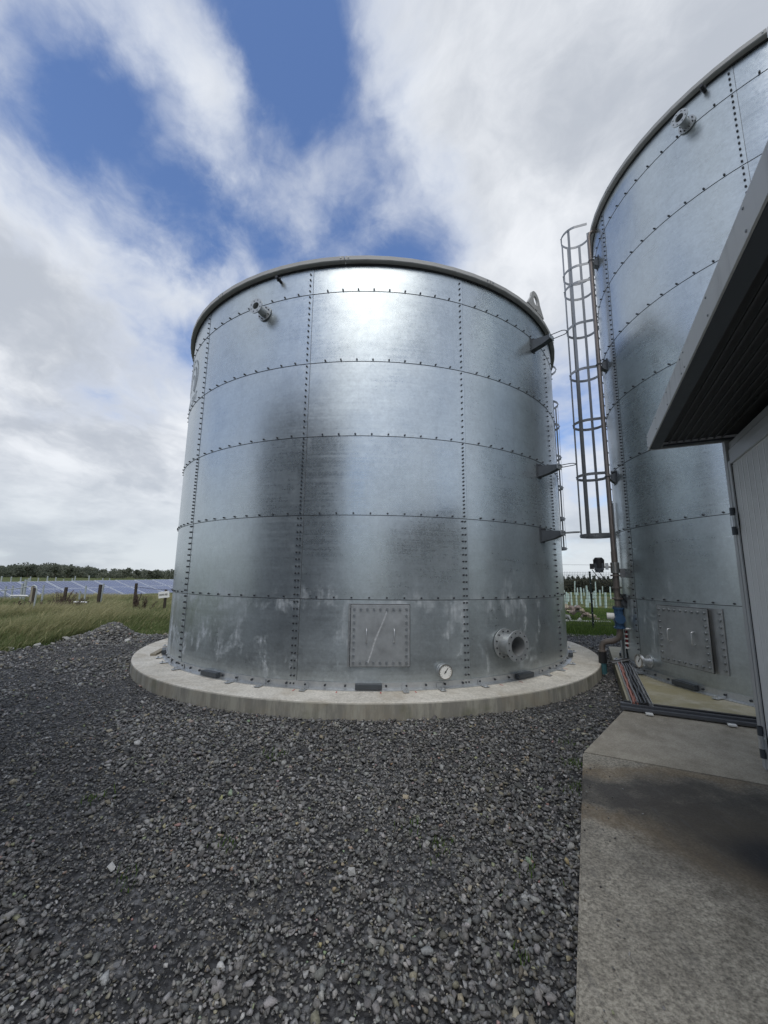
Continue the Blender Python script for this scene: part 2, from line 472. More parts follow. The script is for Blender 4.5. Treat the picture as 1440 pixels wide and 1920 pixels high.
# building / slab axes
AX = R_(26.5)
D1 = Vector((math.sin(AX), math.cos(AX), 0))      # along the slab edge, away from the camera
D2 = Vector((math.cos(AX), -math.sin(AX), 0))     # to the right, into the building
def slab_stain(t, pos, col, rough, n1, n2, n3):
    u = t.vmath('DOT_PRODUCT', pos, tuple(D2), out=1)
    s = t.vmath('DOT_PRODUCT', pos, tuple(D1), out=1)
    wob = t.math('MULTIPLY', t.math('SUBTRACT', t.noise(pos, 1.7, 5, 0.6), 0.5), 0.8)
    # a damp run from the building foot out to the slab edge, just short of the joint
    sc = t.math('ADD', t.math('SUBTRACT', s, t.math('ADD', 3.92, t.math('MULTIPLY', u, 0.06))), wob)
    half = t.math('ADD', 0.27, t.math('MULTIPLY', t.math('ADD', u, 0.15), 0.27))
    q = t.math('DIVIDE', t.math('ABSOLUTE', sc), t.math('MAXIMUM', half, 0.03))
    wet = t.math('MULTIPLY', t.smooth(q, 1.25, 0.70), t.smooth(t.noise(pos, 5.0, 6, 0.65), 0.25, 0.60, 0.72, 1.0))
    rim = t.math('MULTIPLY', t.smooth(q, 1.75, 1.25), t.smooth(q, 0.8, 1.15))
    col = t.mix(t.math('MULTIPLY', rim, 0.6), col, c3(0.17, 0.125, 0.075))
    col = t.mix(t.math('MULTIPLY', wet, 0.90), col, c3(0.048, 0.044, 0.040))
    # oily patch beside the door
    du = t.math('SUBTRACT', u, 0.98)
    dsn = t.math('SUBTRACT', s, 3.48)
    d = t.math('SQRT', t.math('ADD', t.math('MULTIPLY', du, du), t.math('MULTIPLY', t.math('MULTIPLY', dsn, dsn), 1.6)))
    d = t.math('ADD', d, t.math('MULTIPLY', wob, 0.35))
    oil = t.smooth(d, 0.50, 0.12)
    brown = t.smooth(t.math('ADD', d, t.math('MULTIPLY', t.math('SUBTRACT', n3, 0.5), 0.5)), 1.05, 0.40)
    col = t.mix(t.math('MULTIPLY', brown, 0.62), col, c3(0.085, 0.070, 0.052))
    col = t.mix(t.math('MULTIPLY', oil, 0.93), col, c3(0.016, 0.017, 0.021))
    # general dirt, strokes of the brush
    br = t.noise(t.mapv(pos, scale=(26, 5, 1), rot=(0, 0, R_(12))), 1.0, 5, 0.6)
    col = t.mix(t.smooth(br, 0.52, 0.75, 0.0, 0.4), col, c3(0.10, 0.10, 0.10))
    dirt = t.smooth(n1, 0.50, 0.70)
    col = t.mix(t.math('MULTIPLY', dirt, 0.55), col, c3(0.085, 0.080, 0.072))
    rough = t.math('SUBTRACT', 0.85, t.math('MULTIPLY', t.math('MAXIMUM', wet, oil), 0.30))
    return col, rough
concrete('concrete_slab', (0.40, 0.372, 0.31), (0.195, 0.178, 0.145), stain=slab_stain, grain=70, contrast=2.3)
concrete('concrete_ramp', (0.40, 0.365, 0.30), (0.25, 0.225, 0.18), grain=80, contrast=0.8)
def algae(t, pos, col, rough, n1, n2, n3):
    a = t.math('MULTIPLY', t.smooth(t.noise(pos, 1.6, 7, 0.65, 0.5), 0.36, 0.60), t.smooth(t.noise(pos, 9.0, 6, 0.7), 0.3, 0.6, 0.6, 1.0))
    col = t.mix(t.math('MULTIPLY', a, 0.85), col, c3(0.27, 0.243, 0.14))
    return col, t.math('SUBTRACT', 0.8, t.math('MULTIPLY', a, 0.3))
concrete('concrete_algae', (0.42, 0.40, 0.33), (0.29, 0.27, 0.19), stain=algae, grain=45, contrast=0.5, side=(0.10, 0.095, 0.08))

# ------------------------------------------------------------------ mesh helpers
def link(name, me, parent=None, mat=None, smooth=False):
    o = bpy.data.objects.new(name, me)
    COL.objects.link(o)
    if mat is not None:
        me.materials.clear()
        me.materials.append(M[mat])
    if smooth:
        me.polygons.foreach_set('use_smooth', [True] * len(me.polygons))
    if parent is not None:
        o.parent = parent
    return o
def tag(o, label=None, cat=None, group=None, kind=None):
    if label: o['label'] = label
    if cat: o['category'] = cat
    if group: o['group'] = group
    if kind: o['kind'] = kind
    return o
def empty(name, loc=(0, 0, 0), rz=0.0, label=None, cat=None, group=None):
    o = bpy.data.objects.new(name, None)
    COL.objects.link(o)
    o.location = loc
    o.rotation_euler = (0, 0, rz)
    o.empty_display_size = 0.2
    return tag(o, label, cat, group)

class MB:
    def __init__(self):
        self.v, self.f, self.sm = [], [], []
    def add(self, vs_, fs, smooth=False):
        b = len(self.v)
        self.v += [tuple(q) for q in vs_]
        self.f += [tuple(i + b for i in f) for f in fs]
        self.sm += [smooth] * len(fs)
        return self
    def box(self, c, s, X=(1, 0, 0), Y=(0, 1, 0), Z=(0, 0, 1), bev=0.0):
        X, Y, Z, c = Vector(X), Vector(Y), Vector(Z), Vector(c)
        hx, hy, hz = s[0] / 2, s[1] / 2, s[2] / 2
        if bev <= 0:
            vv = [c + X * (a * hx) + Y * (b * hy) + Z * (d * hz) for a in (-1, 1) for b in (-1, 1) for d in (-1, 1)]
            self.add(vv, [(0, 1, 3, 2), (4, 6, 7, 5), (0, 4, 5, 1), (2, 3, 7, 6), (0, 2, 6, 4), (1, 5, 7, 3)])
        else:
            bm = bmesh.new()
            bmesh.ops.create_cube(bm, size=1)
            for q in bm.verts:
                q.co = Vector((q.co.x * 2 * hx, q.co.y * 2 * hy, q.co.z * 2 * hz))
            bmesh.ops.bevel(bm, geom=list(bm.edges), offset=bev, segments=2, profile=0.7, affect='EDGES')
            bm.verts.index_update()
            vv = [c + X * q.co.x + Y * q.co.y + Z * q.co.z for q in bm.verts]
            self.add(vv, [[q.index for q in f.verts] for f in bm.faces])
            bm.free()
        return self
    def cyl(self, a, b, r, n=12, r2=None, caps=True, smooth=True):
        a, b = Vector(a), Vector(b)
        r2 = r if r2 is None else r2
        d = (b - a).normalized()
        e = d.orthogonal().normalized()
        g = d.cross(e)
        v1 = [a + (e * math.cos(2 * math.pi * i / n) + g * math.sin(2 * math.pi * i / n)) * r for i in range(n)]
        v2 = [b + (e * math.cos(2 * math.pi * i / n) + g * math.sin(2 * math.pi * i / n)) * r2 for i in range(n)]
        self.add(v1 + v2, [(i, (i + 1) % n, n + (i + 1) % n, n + i) for i in range(n)], smooth)
        if caps:
            self.add(v1, [tuple(range(n))[::-1]])
            self.add(v2, [tuple(range(n))])
        return self
    def ring(self, a, b, ro, ri, n=24):
        """a flange: annulus swept from a to b"""
        a, b = Vector(a), Vector(b)
        d = (b - a).normalized()
        e = d.orthogonal().normalized()
        g = d.cross(e)
        cs = [(e * math.cos(2 * math.pi * i / n) + g * math.sin(2 * math.pi * i / n)) for i in range(n)]
        o1, o2 = [a + c * ro for c in cs], [b + c * ro for c in cs]
        i1, i2 = [a + c * ri for c in cs], [b + c * ri for c in cs]
        q = lambda flip: [((i, (i + 1) % n, n + (i + 1) % n, n + i) if not flip else (n + i, n + (i + 1) % n, (i + 1) % n, i)) for i in range(n)]
        self.add(o1 + o2, q(False), True)
        self.add(i1 + i2, q(True), True)
        self.add(o2 + i2, q(False))
        self.add(o1 + i1, q(True))
        return self
    def tube(self, pts, r, n=8, caps=True, closed=False):
        P = [Vector(q) for q in pts]
        k = len(P)
        tang = []
        for i in range(k):
            a = P[i - 1] if (i > 0 or closed) else P[i]
            b = P[(i + 1) % k] if (i < k - 1 or closed) else P[i]
            tang.append((b - a).normalized())
        nrm = tang[0].orthogonal().normalized()
        V = []
        for i in range(k):
            nrm = (nrm - tang[i] * nrm.dot(tang[i]))
            nrm = nrm.normalized() if nrm.length > 1e-6 else tang[i].orthogonal().normalized()
            bn = tang[i].cross(nrm)
            V += [P[i] + (nrm * math.cos(2 * math.pi * j / n) + bn * math.sin(2 * math.pi * j / n)) * r for j in range(n)]
        F = []
        for i in range(k if closed else k - 1):
            i2 = (i + 1) % k
            for j in range(n):
                F.append((i * n + j, i * n + (j + 1) % n, i2 * n + (j + 1) % n, i2 * n + j))
        self.add(V, F, True)
        if caps and not closed:
            self.add(V[:n], [tuple(range(n))[::-1]])
            self.add(V[-n:], [tuple(range(n))])
        return self
    def bar(self, pts, wv, t_, wid):
        """flat strip through pts; wv(i) gives the width direction"""
        P = [Vector(q) for q in pts]
        V, F = [], []
        for i, q in enumerate(P):
            a = P[max(i - 1, 0)]
            b = P[min(i + 1, len(P) - 1)]
            tg = (b - a).normalized()
            W = Vector(wv(i) if callable(wv) else wv).normalized()
            N = tg.cross(W).normalized()
            V += [q + W * (sx * wid / 2) + N * (sy * t_ / 2) for sx, sy in ((-1, -1), (1, -1), (1, 1), (-1, 1))]
        for i in range(len(P) - 1):
            for j in range(4):
                F.append((i * 4 + j, i * 4 + (j + 1) % 4, (i + 1) * 4 + (j + 1) % 4, (i + 1) * 4 + j))
        F += [(3, 2, 1, 0), tuple((len(P) - 1) * 4 + j for j in range(4))]
        return self.add(V, F)
    def lathe(self, prof, a0=0.0, a1=2 * math.pi, n=64, smooth=False):
        full = abs(a1 - a0 - 2 * math.pi) < 1e-6
        cnt = n if full else n + 1
        for (r0, z0), (r1, z1) in zip(prof[:-1], prof[1:]):
            V = []
            for i in range(cnt):
                a = a0 + (a1 - a0) * i / n
                V += [(r0 * math.cos(a), r0 * math.sin(a), z0), (r1 * math.cos(a), r1 * math.sin(a), z1)]
            F = []
            for i in range(n):
                j = (i + 1) % cnt
                F.append((2 * i, 2 * j, 2 * j + 1, 2 * i + 1))
            self.add(V, F, smooth)
        return self
    def mesh(self, name):
        me = bpy.data.meshes.new(name)
        me.from_pydata(self.v, [], self.f)
        me.polygons.foreach_set('use_smooth', self.sm)
        me.update()
        return me
    def build(self, name, mat, parent=None):
        return link(name, self.mesh(name), parent, mat)

def prism(poly, z0, z1, mb=None):
    mb = mb or MB()
    n = len(poly)
    mb.add([(q[0], q[1], z0) for q in poly] + [(q[0], q[1], z1) for q in poly],
           [tuple(range(n))[::-1], tuple(range(n, 2 * n))] + [(i, (i + 1) % n, n + (i + 1) % n, n + i) for i in range(n)])
    return mb

# ------------------------------------------------------------------ ground
B_ = 2600.0
mb = MB().add([(-B_, -B_, -0.03), (B_, -B_, -0.03), (B_, B_, -0.03), (-B_, B_, -0.03)], [(0, 1, 2, 3)])
tag(mb.build('ground', 'field'), kind='structure')
YARD = [(-16, -22), (18, -22), (18, 12.4), (12.0, 12.9), (6.3, 13.0), (3, 13.9), (0, 14.9), (-3.4, 14.2), (-4.8, 12.9), (-6.3, 12.1), (-7.3, 11.9), (-8.0, 10.75), (-8.3, 9.3), (-9.6, 7.5), (-16, 4)]
mb = MB().add([(x, y, -0.012) for x, y in YARD], [tuple(range(len(YARD)))])
tag(mb.build('gravel_yard', 'gravel_bed'), kind='structure')

# tanks: where they stand
T1 = dict(X=-0.2938, Y=10.1548, Z=0.1936, R=4.3442, N=11, rings=5, top=0.505, seam=-1.2134 + 0.008, pad=4.9248)
T2 = dict(X=7.4588, Y=6.6396, Z=0.1904, R=3.158, N=8, rings=7, top=0.483, seam=3.0051)
T3 = dict(X=-6.9, Y=-1.35, Z=0.1936, R=4.3442, N=11, rings=5, top=0.505, seam=0.3, pad=4.9248)
PH = 1.2

# round concrete plinths
def plinth(T, label):
    r = T['pad']
    h = T['Z']
    mb = MB()
    mb.lathe([(r + 0.004, -0.1), (r, h - 0.02), (r - 0.006, h - 0.006), (r - 0.022, h)], n=180, smooth=True)
    n = 180
    mb.add([((r - 0.022) * math.cos(2 * math.pi * i / n), (r - 0.022) * math.sin(2 * math.pi * i / n), h) for i in range(n)], [tuple(range(n))])
    o = mb.build('concrete_plinth', 'concrete_pad')
    o.location = (T['X'], T['Y'], 0)
    return tag(o, label, 'plinth')
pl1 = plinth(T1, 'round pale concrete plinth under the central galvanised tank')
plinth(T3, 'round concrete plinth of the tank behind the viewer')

# slab, ramp and rectangular pad on the right
def loc2(u, s, z):            # u along D2, s along D1, from the camera foot
    q = D2 * u + D1 * s
    return (q.x, q.y, z)
SL_Z = 0.05
pj = at_z(1093, 1410, SL_Z)
uj, sj = pj.dot(D2), pj.dot(D1)
slab = MB()
prism([loc2(uj, -9, 0)[:2], loc2(4.5, -9, 0)[:2], loc2(4.5, sj, 0)[:2], loc2(uj, sj, 0)[:2]], -0.1, SL_Z, slab)
so = slab.build('concrete_slab', 'concrete_slab')
bm = bmesh.new(); bm.from_mesh(so.data)
bmesh.ops.bevel(bm, geom=[e for e in bm.edges if e.verts[0].co.z > 0 and e.verts[1].co.z > 0], offset=0.012, segments=2, affect='EDGES')
bm.to_mesh(so.data); bm.free()
tag(so, kind='structure')
RZ = 0.15
pf = at_z(1172, 1330, RZ)
uf, sf = pf.dot(D2), pf.dot(D1)
A0, A1 = loc2(uj + 0.01, sj + 0.012, SL_Z - 0.001), loc2(4.5, sj + 0.012, SL_Z - 0.001)
B0, B1 = loc2(uf, sf, RZ), loc2(4.5, sf, RZ)
ramp = MB().add([A0, A1, B1, B0] + [(q[0], q[1], -0.1) for q in (A0, A1, B1, B0)],
                [(0, 1, 2, 3), (4, 7, 6, 5), (0, 4, 5, 1), (1, 5, 6, 2), (2, 6, 7, 3), (3, 7, 4, 0)])
tag(ramp.build('concrete_ramp', 'concrete_ramp'), kind='structure')
P2Z = T2['Z']
pl = at_z(1178, 1320, P2Z)
u0, s0 = pl.dot(D2), sf + 0.012
pb = at_z(1141, 1212, P2Z)
s1 = pb.dot(D1)
ub = pb.dot(D2)
padpoly = [loc2(u0, s0, 0)[:2], loc2(u0 + 7.4, s0, 0)[:2], loc2(u0 + 7.4, s1 + 1.7, 0)[:2], loc2(u0 + 2.2, s1 + 1.7, 0)[:2], loc2(ub + 0.55, s1 + 0.06, 0)[:2], loc2(ub, s1, 0)[:2]]
tag(prism(padpoly, -0.1, P2Z).build('concrete_pad', 'concrete_algae'), 'yellow-stained concrete pad under the tall right-hand tank', 'pad')

# ------------------------------------------------------------------ tanks
def polar(r, a, z=0.0):
    return Vector((r * math.cos(a), r * math.sin(a), z))
def panel_mesh(name, R, da, h, sheet):
    lap = 0.075 / R
    nu, nv = 14, 4
    mb = MB()
    def pt(u, v, dr=0.0):
        a = -lap + (da + lap) * u
        zz = h * v if v < 1 else h + 0.05
        return polar(R + 0.0045 * u + 0.0065 * (1 - v) + dr, a, zz)
    V = [pt(i / nu, j / nv) for j in range(nv + 1) for i in range(nu + 1)]
    F = [(j * (nu + 1) + i, j * (nu + 1) + i + 1, (j + 1) * (nu + 1) + i + 1, (j + 1) * (nu + 1) + i) for j in range(nv) for i in range(nu)]
    mb.add(V, F, True)
    bt = [pt(i / nu, 0) for i in range(nu + 1)]
    bi = [pt(i / nu, 0, -0.006) for i in range(nu + 1)]
    mb.add(bt + bi, [(nu + 1 + i, nu + 2 + i, i + 1, i) for i in range(nu)])
    rt = [pt(1, j / nv) for j in range(nv + 1)]
    ri = [pt(1, j / nv, -0.005) for j in range(nv + 1)]
    mb.add(rt + ri, [(nv + 1 + j, nv + 2 + j, j + 1, j) for j in range(nv)])
    nf = len(mb.f)
    # dark sealant squeezed out along the lap edges
    def sq(u, zz, dr, da_=0.0):
        return polar(R + dr, -lap + (da + lap) * u + da_, zz)
    b0 = [sq(i / nu, 0.001, 0.0050 + 0.0045 * i / nu) for i in range(nu + 1)]
    b1 = [sq(i / nu, -0.008, 0.0020 + 0.0045 * i / nu) for i in range(nu + 1)]
    mb.add(b0 + b1, [(nu + 1 + i, nu + 2 + i, i + 1, i) for i in range(nu)])
    r0 = [sq(1, h * j / nv, 0.0038 + 0.0065 * (1 - j / nv), -0.0005 / R) for j in range(nv + 1)]
    r1 = [sq(1, h * j / nv, 0.0010 + 0.0065 * (1 - j / nv), 0.0045 / R) for j in range(nv + 1)]
    mb.add(r0 + r1, [(nv + 1 + j, nv + 2 + j, j + 1, j) for j in range(nv)])
    me = mb.mesh(name)
    me.materials.append(M[sheet])
    me.materials.append(M['sealant'])
    me.polygons.foreach_set('material_index', [0] * nf + [1] * (len(mb.f) - nf))
    return me
def bolt(mb, P, nrm, r=0.0145, h=0.019, n=6):
    nrm = Vector(nrm).normalized()
    e = nrm.orthogonal().normalized()
    g = nrm.cross(e)
    cs = [e * math.cos(2 * math.pi * i / n) + g * math.sin(2 * math.pi * i / n) for i in range(n)]
    P = Vector(P)
    V = [P + c * r for c in cs] + [P + c * (r * 0.86) + nrm * h for c in cs]
    mb.add(V, [(i, (i + 1) % n, n + (i + 1) % n, n + i) for i in range(n)] + [tuple(range(n, 2 * n))])
# bolts down a vertical seam in each course, from the bottom: (count, double row)
def tank(T, name, label, detail=True, sheet='galvanised_sheet'):
    root = empty(name, (T['X'], T['Y'], T['Z']), 0, label, 'tank', 'bolted steel storage tanks')
    R, N, rings, top = T['R'], T['N'], T['rings'], T['top']
    da = 2 * math.pi / N
    T['da'] = da
    full = panel_mesh('panel', R, da, PH, sheet)
    cap = panel_mesh('panel', R, da, top, sheet)
    for i in range(rings + 1):
        for k in range(N):
            o = bpy.data.objects.new('panel', full if i < rings else cap)
            COL.objects.link(o)
            o.parent = root
            o.location = (0, 0, i * PH)
            o.rotation_euler = (0, 0, T['seam'] + k * da)
    ztop = rings * PH + top
    # bolts
    hb = MB()
    for k in range(N):
        a = T['seam'] + k * da
        for i in range(rings + 1):
            h = PH if i < rings else top
            lo = rings - 5           # extra heavy courses on the taller tank
            if i < 2 + max(0, lo): cnt, dbl = 12, True
            elif i == 2 + max(0, lo): cnt, dbl = 20, False
            elif i < rings: cnt, dbl = 12, False
            else: cnt, dbl = 5, False
            if rings == 7 and i < 4: dbl = False; cnt = (12, 12, 20, 20)[i]
            for j in range(cnt):
                z = i * PH + h * (j + 0.55) / cnt
                rr = R + 0.0045 + 0.0065 * (1 - (z - i * PH) / h)
                for off in ((0.034, 0.082) if dbl else (0.050,)):
                    aa = a - off / R
                    bolt(hb, polar(rr, aa, z), polar(1, aa))
            if i > 0:
                for j in range(1, 10):
                    aa = a + da * j / 10.0
                    bolt(hb, polar(R + 0.0105, aa, i * PH + 0.024), polar(1, aa))
    tag(hb.build('bolts', 'bolt_dark', root), kind='stuff')
    # rim, one curved length per panel
    for k in range(N):
        g = 0.0016
        a0, a1 = T['seam'] + k * da + g + 0.12, T['seam'] + (k + 1) * da - g + 0.12
        prof = [(R + 0.012, ztop - 0.028), (R + 0.085, ztop - 0.022), (R + 0.096, ztop - 0.012), (R + 0.096, ztop + 0.052), (R + 0.086, ztop + 0.062), (R - 0.06, ztop + 0.075), (R - 0.06, ztop + 0.0), (R + 0.012, ztop - 0.028)]
        mb = MB().lathe(prof, a0, a1, n=7 if N == 11 else 9)
        for a in (a0, a1):
            mb.add([polar(r, a, z) for r, z in prof[:-1]], [tuple(range(len(prof) - 1))])
        ro = mb.build('rim_section', 'rim_grey', root)
        mbb = MB()
        for a in (a0 + 0.012, a1 - 0.012):
            bolt(mbb, polar(R + 0.096, a, ztop + 0.022), polar(1, a), 0.012, 0.01)
        tag(mbb.build('bolts', 'bolt_zinc', ro), kind='stuff')
    # black seal below the rim, roof membrane
    MB().lathe([(R + 0.0125, ztop - 0.055), (R + 0.020, ztop - 0.055), (R + 0.020, ztop - 0.029), (R + 0.0125, ztop - 0.029)], n=N * 12).build('rim_seal', 'gasket_black', root)
    MB().lathe([(R - 0.02, ztop + 0.03), (R * 0.5, ztop + 0.16), (0.01, ztop + 0.22)], n=N * 6, smooth=True).build('roof', 'roof_grey', root)
    # base angle with bolts, joint covers and holding-down lugs
    MB().lathe([(R + 0.013, 0.095), (R + 0.021, 0.095), (R + 0.021, 0.012), (R + 0.085, 0.010), (R + 0.085, 0.001)], n=N * 12).build('base_angle', 'galvanised_part', root)
    bb = MB()
    for k in range(N):
        for j in range(9):
            aa = T['seam'] + da * (k + (j + 0.5) / 9.0)
            bolt(bb, polar(R + 0.021, aa, 0.055), polar(1, aa), 0.017, 0.024)
    tag(bb.build('base_bolts', 'bolt_dark', root), kind='stuff')
    if not detail:
        return root
    for k in range(N):
        aa = T['seam'] + da * (k + 0.405)
        n_, t_ = polar(1, aa), polar(1, aa + math.pi / 2)
        MB().box(polar(R + 0.060, aa, 0.055), (0.075, 0.36, 0.068), n_, t_, (0, 0, 1), 0.006).build('joint_cover', 'dark_steel', root)
        for j in (0.06, 0.60, 0.80):
            aa = T['seam'] + da * (k + j)
            n_, t_ = polar(1, aa), polar(1, aa + math.pi / 2)
            lug = MB().box(polar(R + 0.120, aa, 0.0135), (0.16, 0.075, 0.007), n_, t_, (0, 0, 1))
            lug.box(polar(R + 0.030, aa, 0.045), (0.010, 0.075, 0.06), n_, t_, (0, 0, 1))
            bolt(lug, polar(R + 0.160, aa, 0.017), (0, 0, 1), 0.016, 0.028)
            lug.build('holding_down_lug', 'galvanised_part', root)
    return root
tank1 = tank(T1, 'bolted_tank', 'wide galvanised bolted steel tank on the round plinth, centre of the picture')
tank2 = tank(T2, 'bolted_tank', 'tall narrow galvanised tank with cage ladder and pipe, on the right')
tank3 = tank(T3, 'bolted_tank', 'dark slate tank behind the viewer, seen only as a reflection in the central tank', detail=False, sheet='slate_coat')

def frame_at(T, az, z):
    a = R_(az)
    return polar(T['R'] + 0.008, a, z - T['Z']), polar(1, a), polar(1, a + math.pi / 2), Vector((0, 0, 1))

def manway(T, root, az, z0, z1, off, wd, fl_w, fl_shift):
    n_, t_ = polar(1, R_(az)), polar(1, R_(az) + math.pi / 2)
    zc, hh = (z0 + z1) / 2 - T['Z'], (z1 - z0)
    R = T['R']
    # curved wall flange
    mb = MB()
    a_c = R_(az) + fl_shift / R
    half = fl_w / 2 / R
    nu = 10
    for dr0, dr1 in ((0.010, 0.026),):
        V = [polar(R + dr1, a_c - half + 2 * half * i / nu, zc + s * (hh / 2 + 0.012)) for s in (-1, 1) for i in range(nu + 1)]
        V += [polar(R + dr0, a_c - half + 2 * half * i / nu, zc + s * (hh / 2 + 0.012)) for s in (-1, 1) for i in range(nu + 1)]
        k = nu + 1
        F = [(i, i + 1, k + i + 1, k + i) for i in range(nu)]
        F += [(2 * k + i, 2 * k + i + 1, i + 1, i) for i in range(nu)] + [(k + i, k + i + 1, 3 * k + i + 1, 3 * k + i) for i in range(nu)]
        F += [(0, k, 3 * k, 2 * k), (k - 1, 3 * k - 1, 4 * k - 1, 2 * k - 1)]
        mb.add(V, F)
    fl = mb.build('wall_flange', 'cover_zinc', root)
    fb = MB()
    for s in (-1, 1):
        for j in range(9):
            aa = a_c + s * (half - 0.035 / R)
            bolt(fb, polar(R + 0.026, aa, zc - hh / 2 + 0.05 + (hh - 0.1) * j / 8), polar(1, aa), 0.019, 0.024)
    tag(fb.build('bolts', 'bolt_zinc', fl), kind='stuff')
    # neck and gasket
    c = polar(R + off / 2 - 0.03, R_(az), zc)
    MB().box(c, (off + 0.05, wd - 0.14, hh - 0.14), n_, t_, (0, 0, 1)).build('neck', 'dark_steel', root)
    MB().box(polar(R + off - 0.004, R_(az), zc), (0.012, wd + 0.012, hh + 0.012), n_, t_, (0, 0, 1)).build('gasket_shade_line', 'gasket_black', root)  # oversized so its black edge draws a shadow gap round the cover
    cp = polar(R + off + 0.008, R_(az), zc)
    cover = MB().box(cp, (0.012, wd, hh), n_, t_, (0, 0, 1), 0.004).build('cover_plate', 'cover_zinc', root)
    cb = MB()
    for j in range(9):
        q = -wd / 2 + 0.045 + (wd - 0.09) * j / 8
        for s in (-1, 1):
            bolt(cb, cp + n_ * 0.006 + t_ * q + Vector((0, 0, s * (hh / 2 - 0.055))), n_, 0.019, 0.022)
            if 0 < j < 8:
                zq = -hh / 2 + 0.055 + (hh - 0.11) * j / 8
                bolt(cb, cp + n_ * 0.006 + t_ * (s * (wd / 2 - 0.045)) + Vector((0, 0, zq)), n_, 0.019, 0.022)
    tag(cb.build('bolts', 'bolt_zinc', cover), kind='stuff')
    if T is T1:          # pale diagonal scuff across the cover
        sc_ = MB()
        pp = [(0.10, 0.36, .012), (0.06, 0.24, .022), (0.0, 0.10, .020), (-0.07, -0.06, .030), (-0.11, -0.20, .018), (-0.17, -0.37, .022)]
        for k_ in range(5):
            (xa, za, wa), (xb, zb, wb) = pp[k_], pp[k_ + 1]
            qs = [cp + n_ * 0.0068 + t_ * (x_ + e_) + Vector((0, 0, z_)) for x_, z_, e_ in ((xa, za, -wa / 2), (xa, za, wa / 2), (xb, zb, wb / 2), (xb, zb, -wb / 2))]
            sc_.add(qs, [(3, 2, 1, 0)])
        sc_.build('scuff_mark', 'scuff_pale', cover)
    for s in (-0.19, 0.19):
        b = cp + n_ * 0.006 + t_ * s
        MB().tube([b + Vector((0, 0, 0.085)), b + n_ * 0.045 + Vector((0, 0, 0.085)), b + n_ * 0.055 + Vector((0, 0, 0.07)),
                   b + n_ * 0.055 + Vector((0, 0, -0.07)), b + n_ * 0.045 + Vector((0, 0, -0.085)), b + Vector((0, 0, -0.085))], 0.0075, 8).build('handle', 'galvanised_bright', cover)
manway(T1, tank1, -86.6, 0.505, 1.325, 0.045, 0.815, 0.86, -0.012)
manway(T2, tank2, 191.3, 0.50, 1.325, 0.055, 0.81, 0.96, 0.055)

def nozzle(T, root, az, z, r_pipe, r_fl, length, nb, mat='flange_zinc', bolts='bolt_dark', flat=0.018):
    P, n_, t_, u_ = frame_at(T, az, z)
    body = MB()
    body.ring(P - n_ * 0.02, P + n_ * length, r_pipe, r_pipe * 0.9, 28)
    o = body.build('nozzle', mat, root)
    in_ = MB().cyl(P - n_ * 0.002, P + n_ * 0.004, r_pipe * 0.9, 24).build('bore', 'gasket_black', o)
    for i, (d, rf) in enumerate(((0.006, r_fl), (length - flat, r_fl * 0.985))):
        f = MB().ring(P + n_ * d, P + n_ * (d + flat), rf, r_pipe * 0.97, 32).build('flange', mat, o)
        b = MB()
        for j in range(nb):
            a = 2 * math.pi * (j + 0.5) / nb
            q = (t_ * math.cos(a) + u_ * math.sin(a)) * (r_pipe + (rf - r_pipe) * 0.52)
            br = (rf - r_pipe) * 0.17
            bolt(b, P + n_ * (d + flat) + q, n_, br, 0.018 if i == 0 else 0.004)
        bo = b.build('bolts', bolts, root)
        tag(bo, kind='stuff')
    return o
nozzle(T1, tank1, -113.4, 6.02, 0.066, 0.128, 0.23, 8)
nozzle(T2, tank2, -153.6, 8.66, 0.062, 0.118, 0.22, 8)
nozzle(T1, tank1, -60.6, 0.735, 0.150, 0.225, 0.27, 12)

def vent_fitting(T, root, az, z):
    P, n_, t_, u_ = frame_at(T, az, z)
    MB().cyl(P, P + n_ * 0.06, 0.026, 12).cyl(P + n_ * 0.06, P + n_ * 0.075, 0.040, 6).cyl(P + n_ * 0.075, P + n_ * 0.14, 0.024, 12).build('vent_fitting', 'black_plastic', root)
vent_fitting(T1, tank1, -109.6, 6.53)
vent_fitting(T2, tank2, -148.8, 8.96)

def gauge(T, root, az, z, stub):
    P, n_, t_, u_ = frame_at(T, az, z)
    g = MB().cyl(P, P + n_ * stub, 0.05, 16).ring(P + n_ * 0.0, P + n_ * 0.016, 0.095, 0.05, 24)
    g.cyl(P + n_ * stub, P + n_ * (stub + 0.045), 0.098, 32)
    o = g.build('pressure_gauge', 'galvanised_bright', root)
    q = P + n_ * (stub + 0.045)
    MB().ring(q - n_ * 0.004, q + n_ * 0.012, 0.101, 0.090, 32).build('bezel', 'stainless', o)
    MB().cyl(q, q + n_ * 0.002, 0.090, 32).build('dial', 'dial_white', o)
    nd_ = MB()
    d = (t_ * 0.62 + u_ * 0.78)
    nd_.bar([q + n_ * 0.004 - d * 0.03, q + n_ * 0.004 + d * 0.062], n_.cross(d), 0.002, 0.009)
    nd_.cyl(q + n_ * 0.002, q + n_ * 0.007, 0.011, 12)
    for i in range(13):
        a = R_(-45 + 270 * i / 12)
        e = t_ * math.cos(a) + u_ * math.sin(a)
        nd_.bar([q + n_ * 0.003 + e * 0.070, q + n_ * 0.003 + e * 0.082], n_.cross(e), 0.001, 0.004)
    nd_.build('needle', 'seal_black', o)
gauge(T1, tank1, -74.8, 0.425, 0.05)
gauge(T2, tank2, 177.2, 0.42, 0.13)

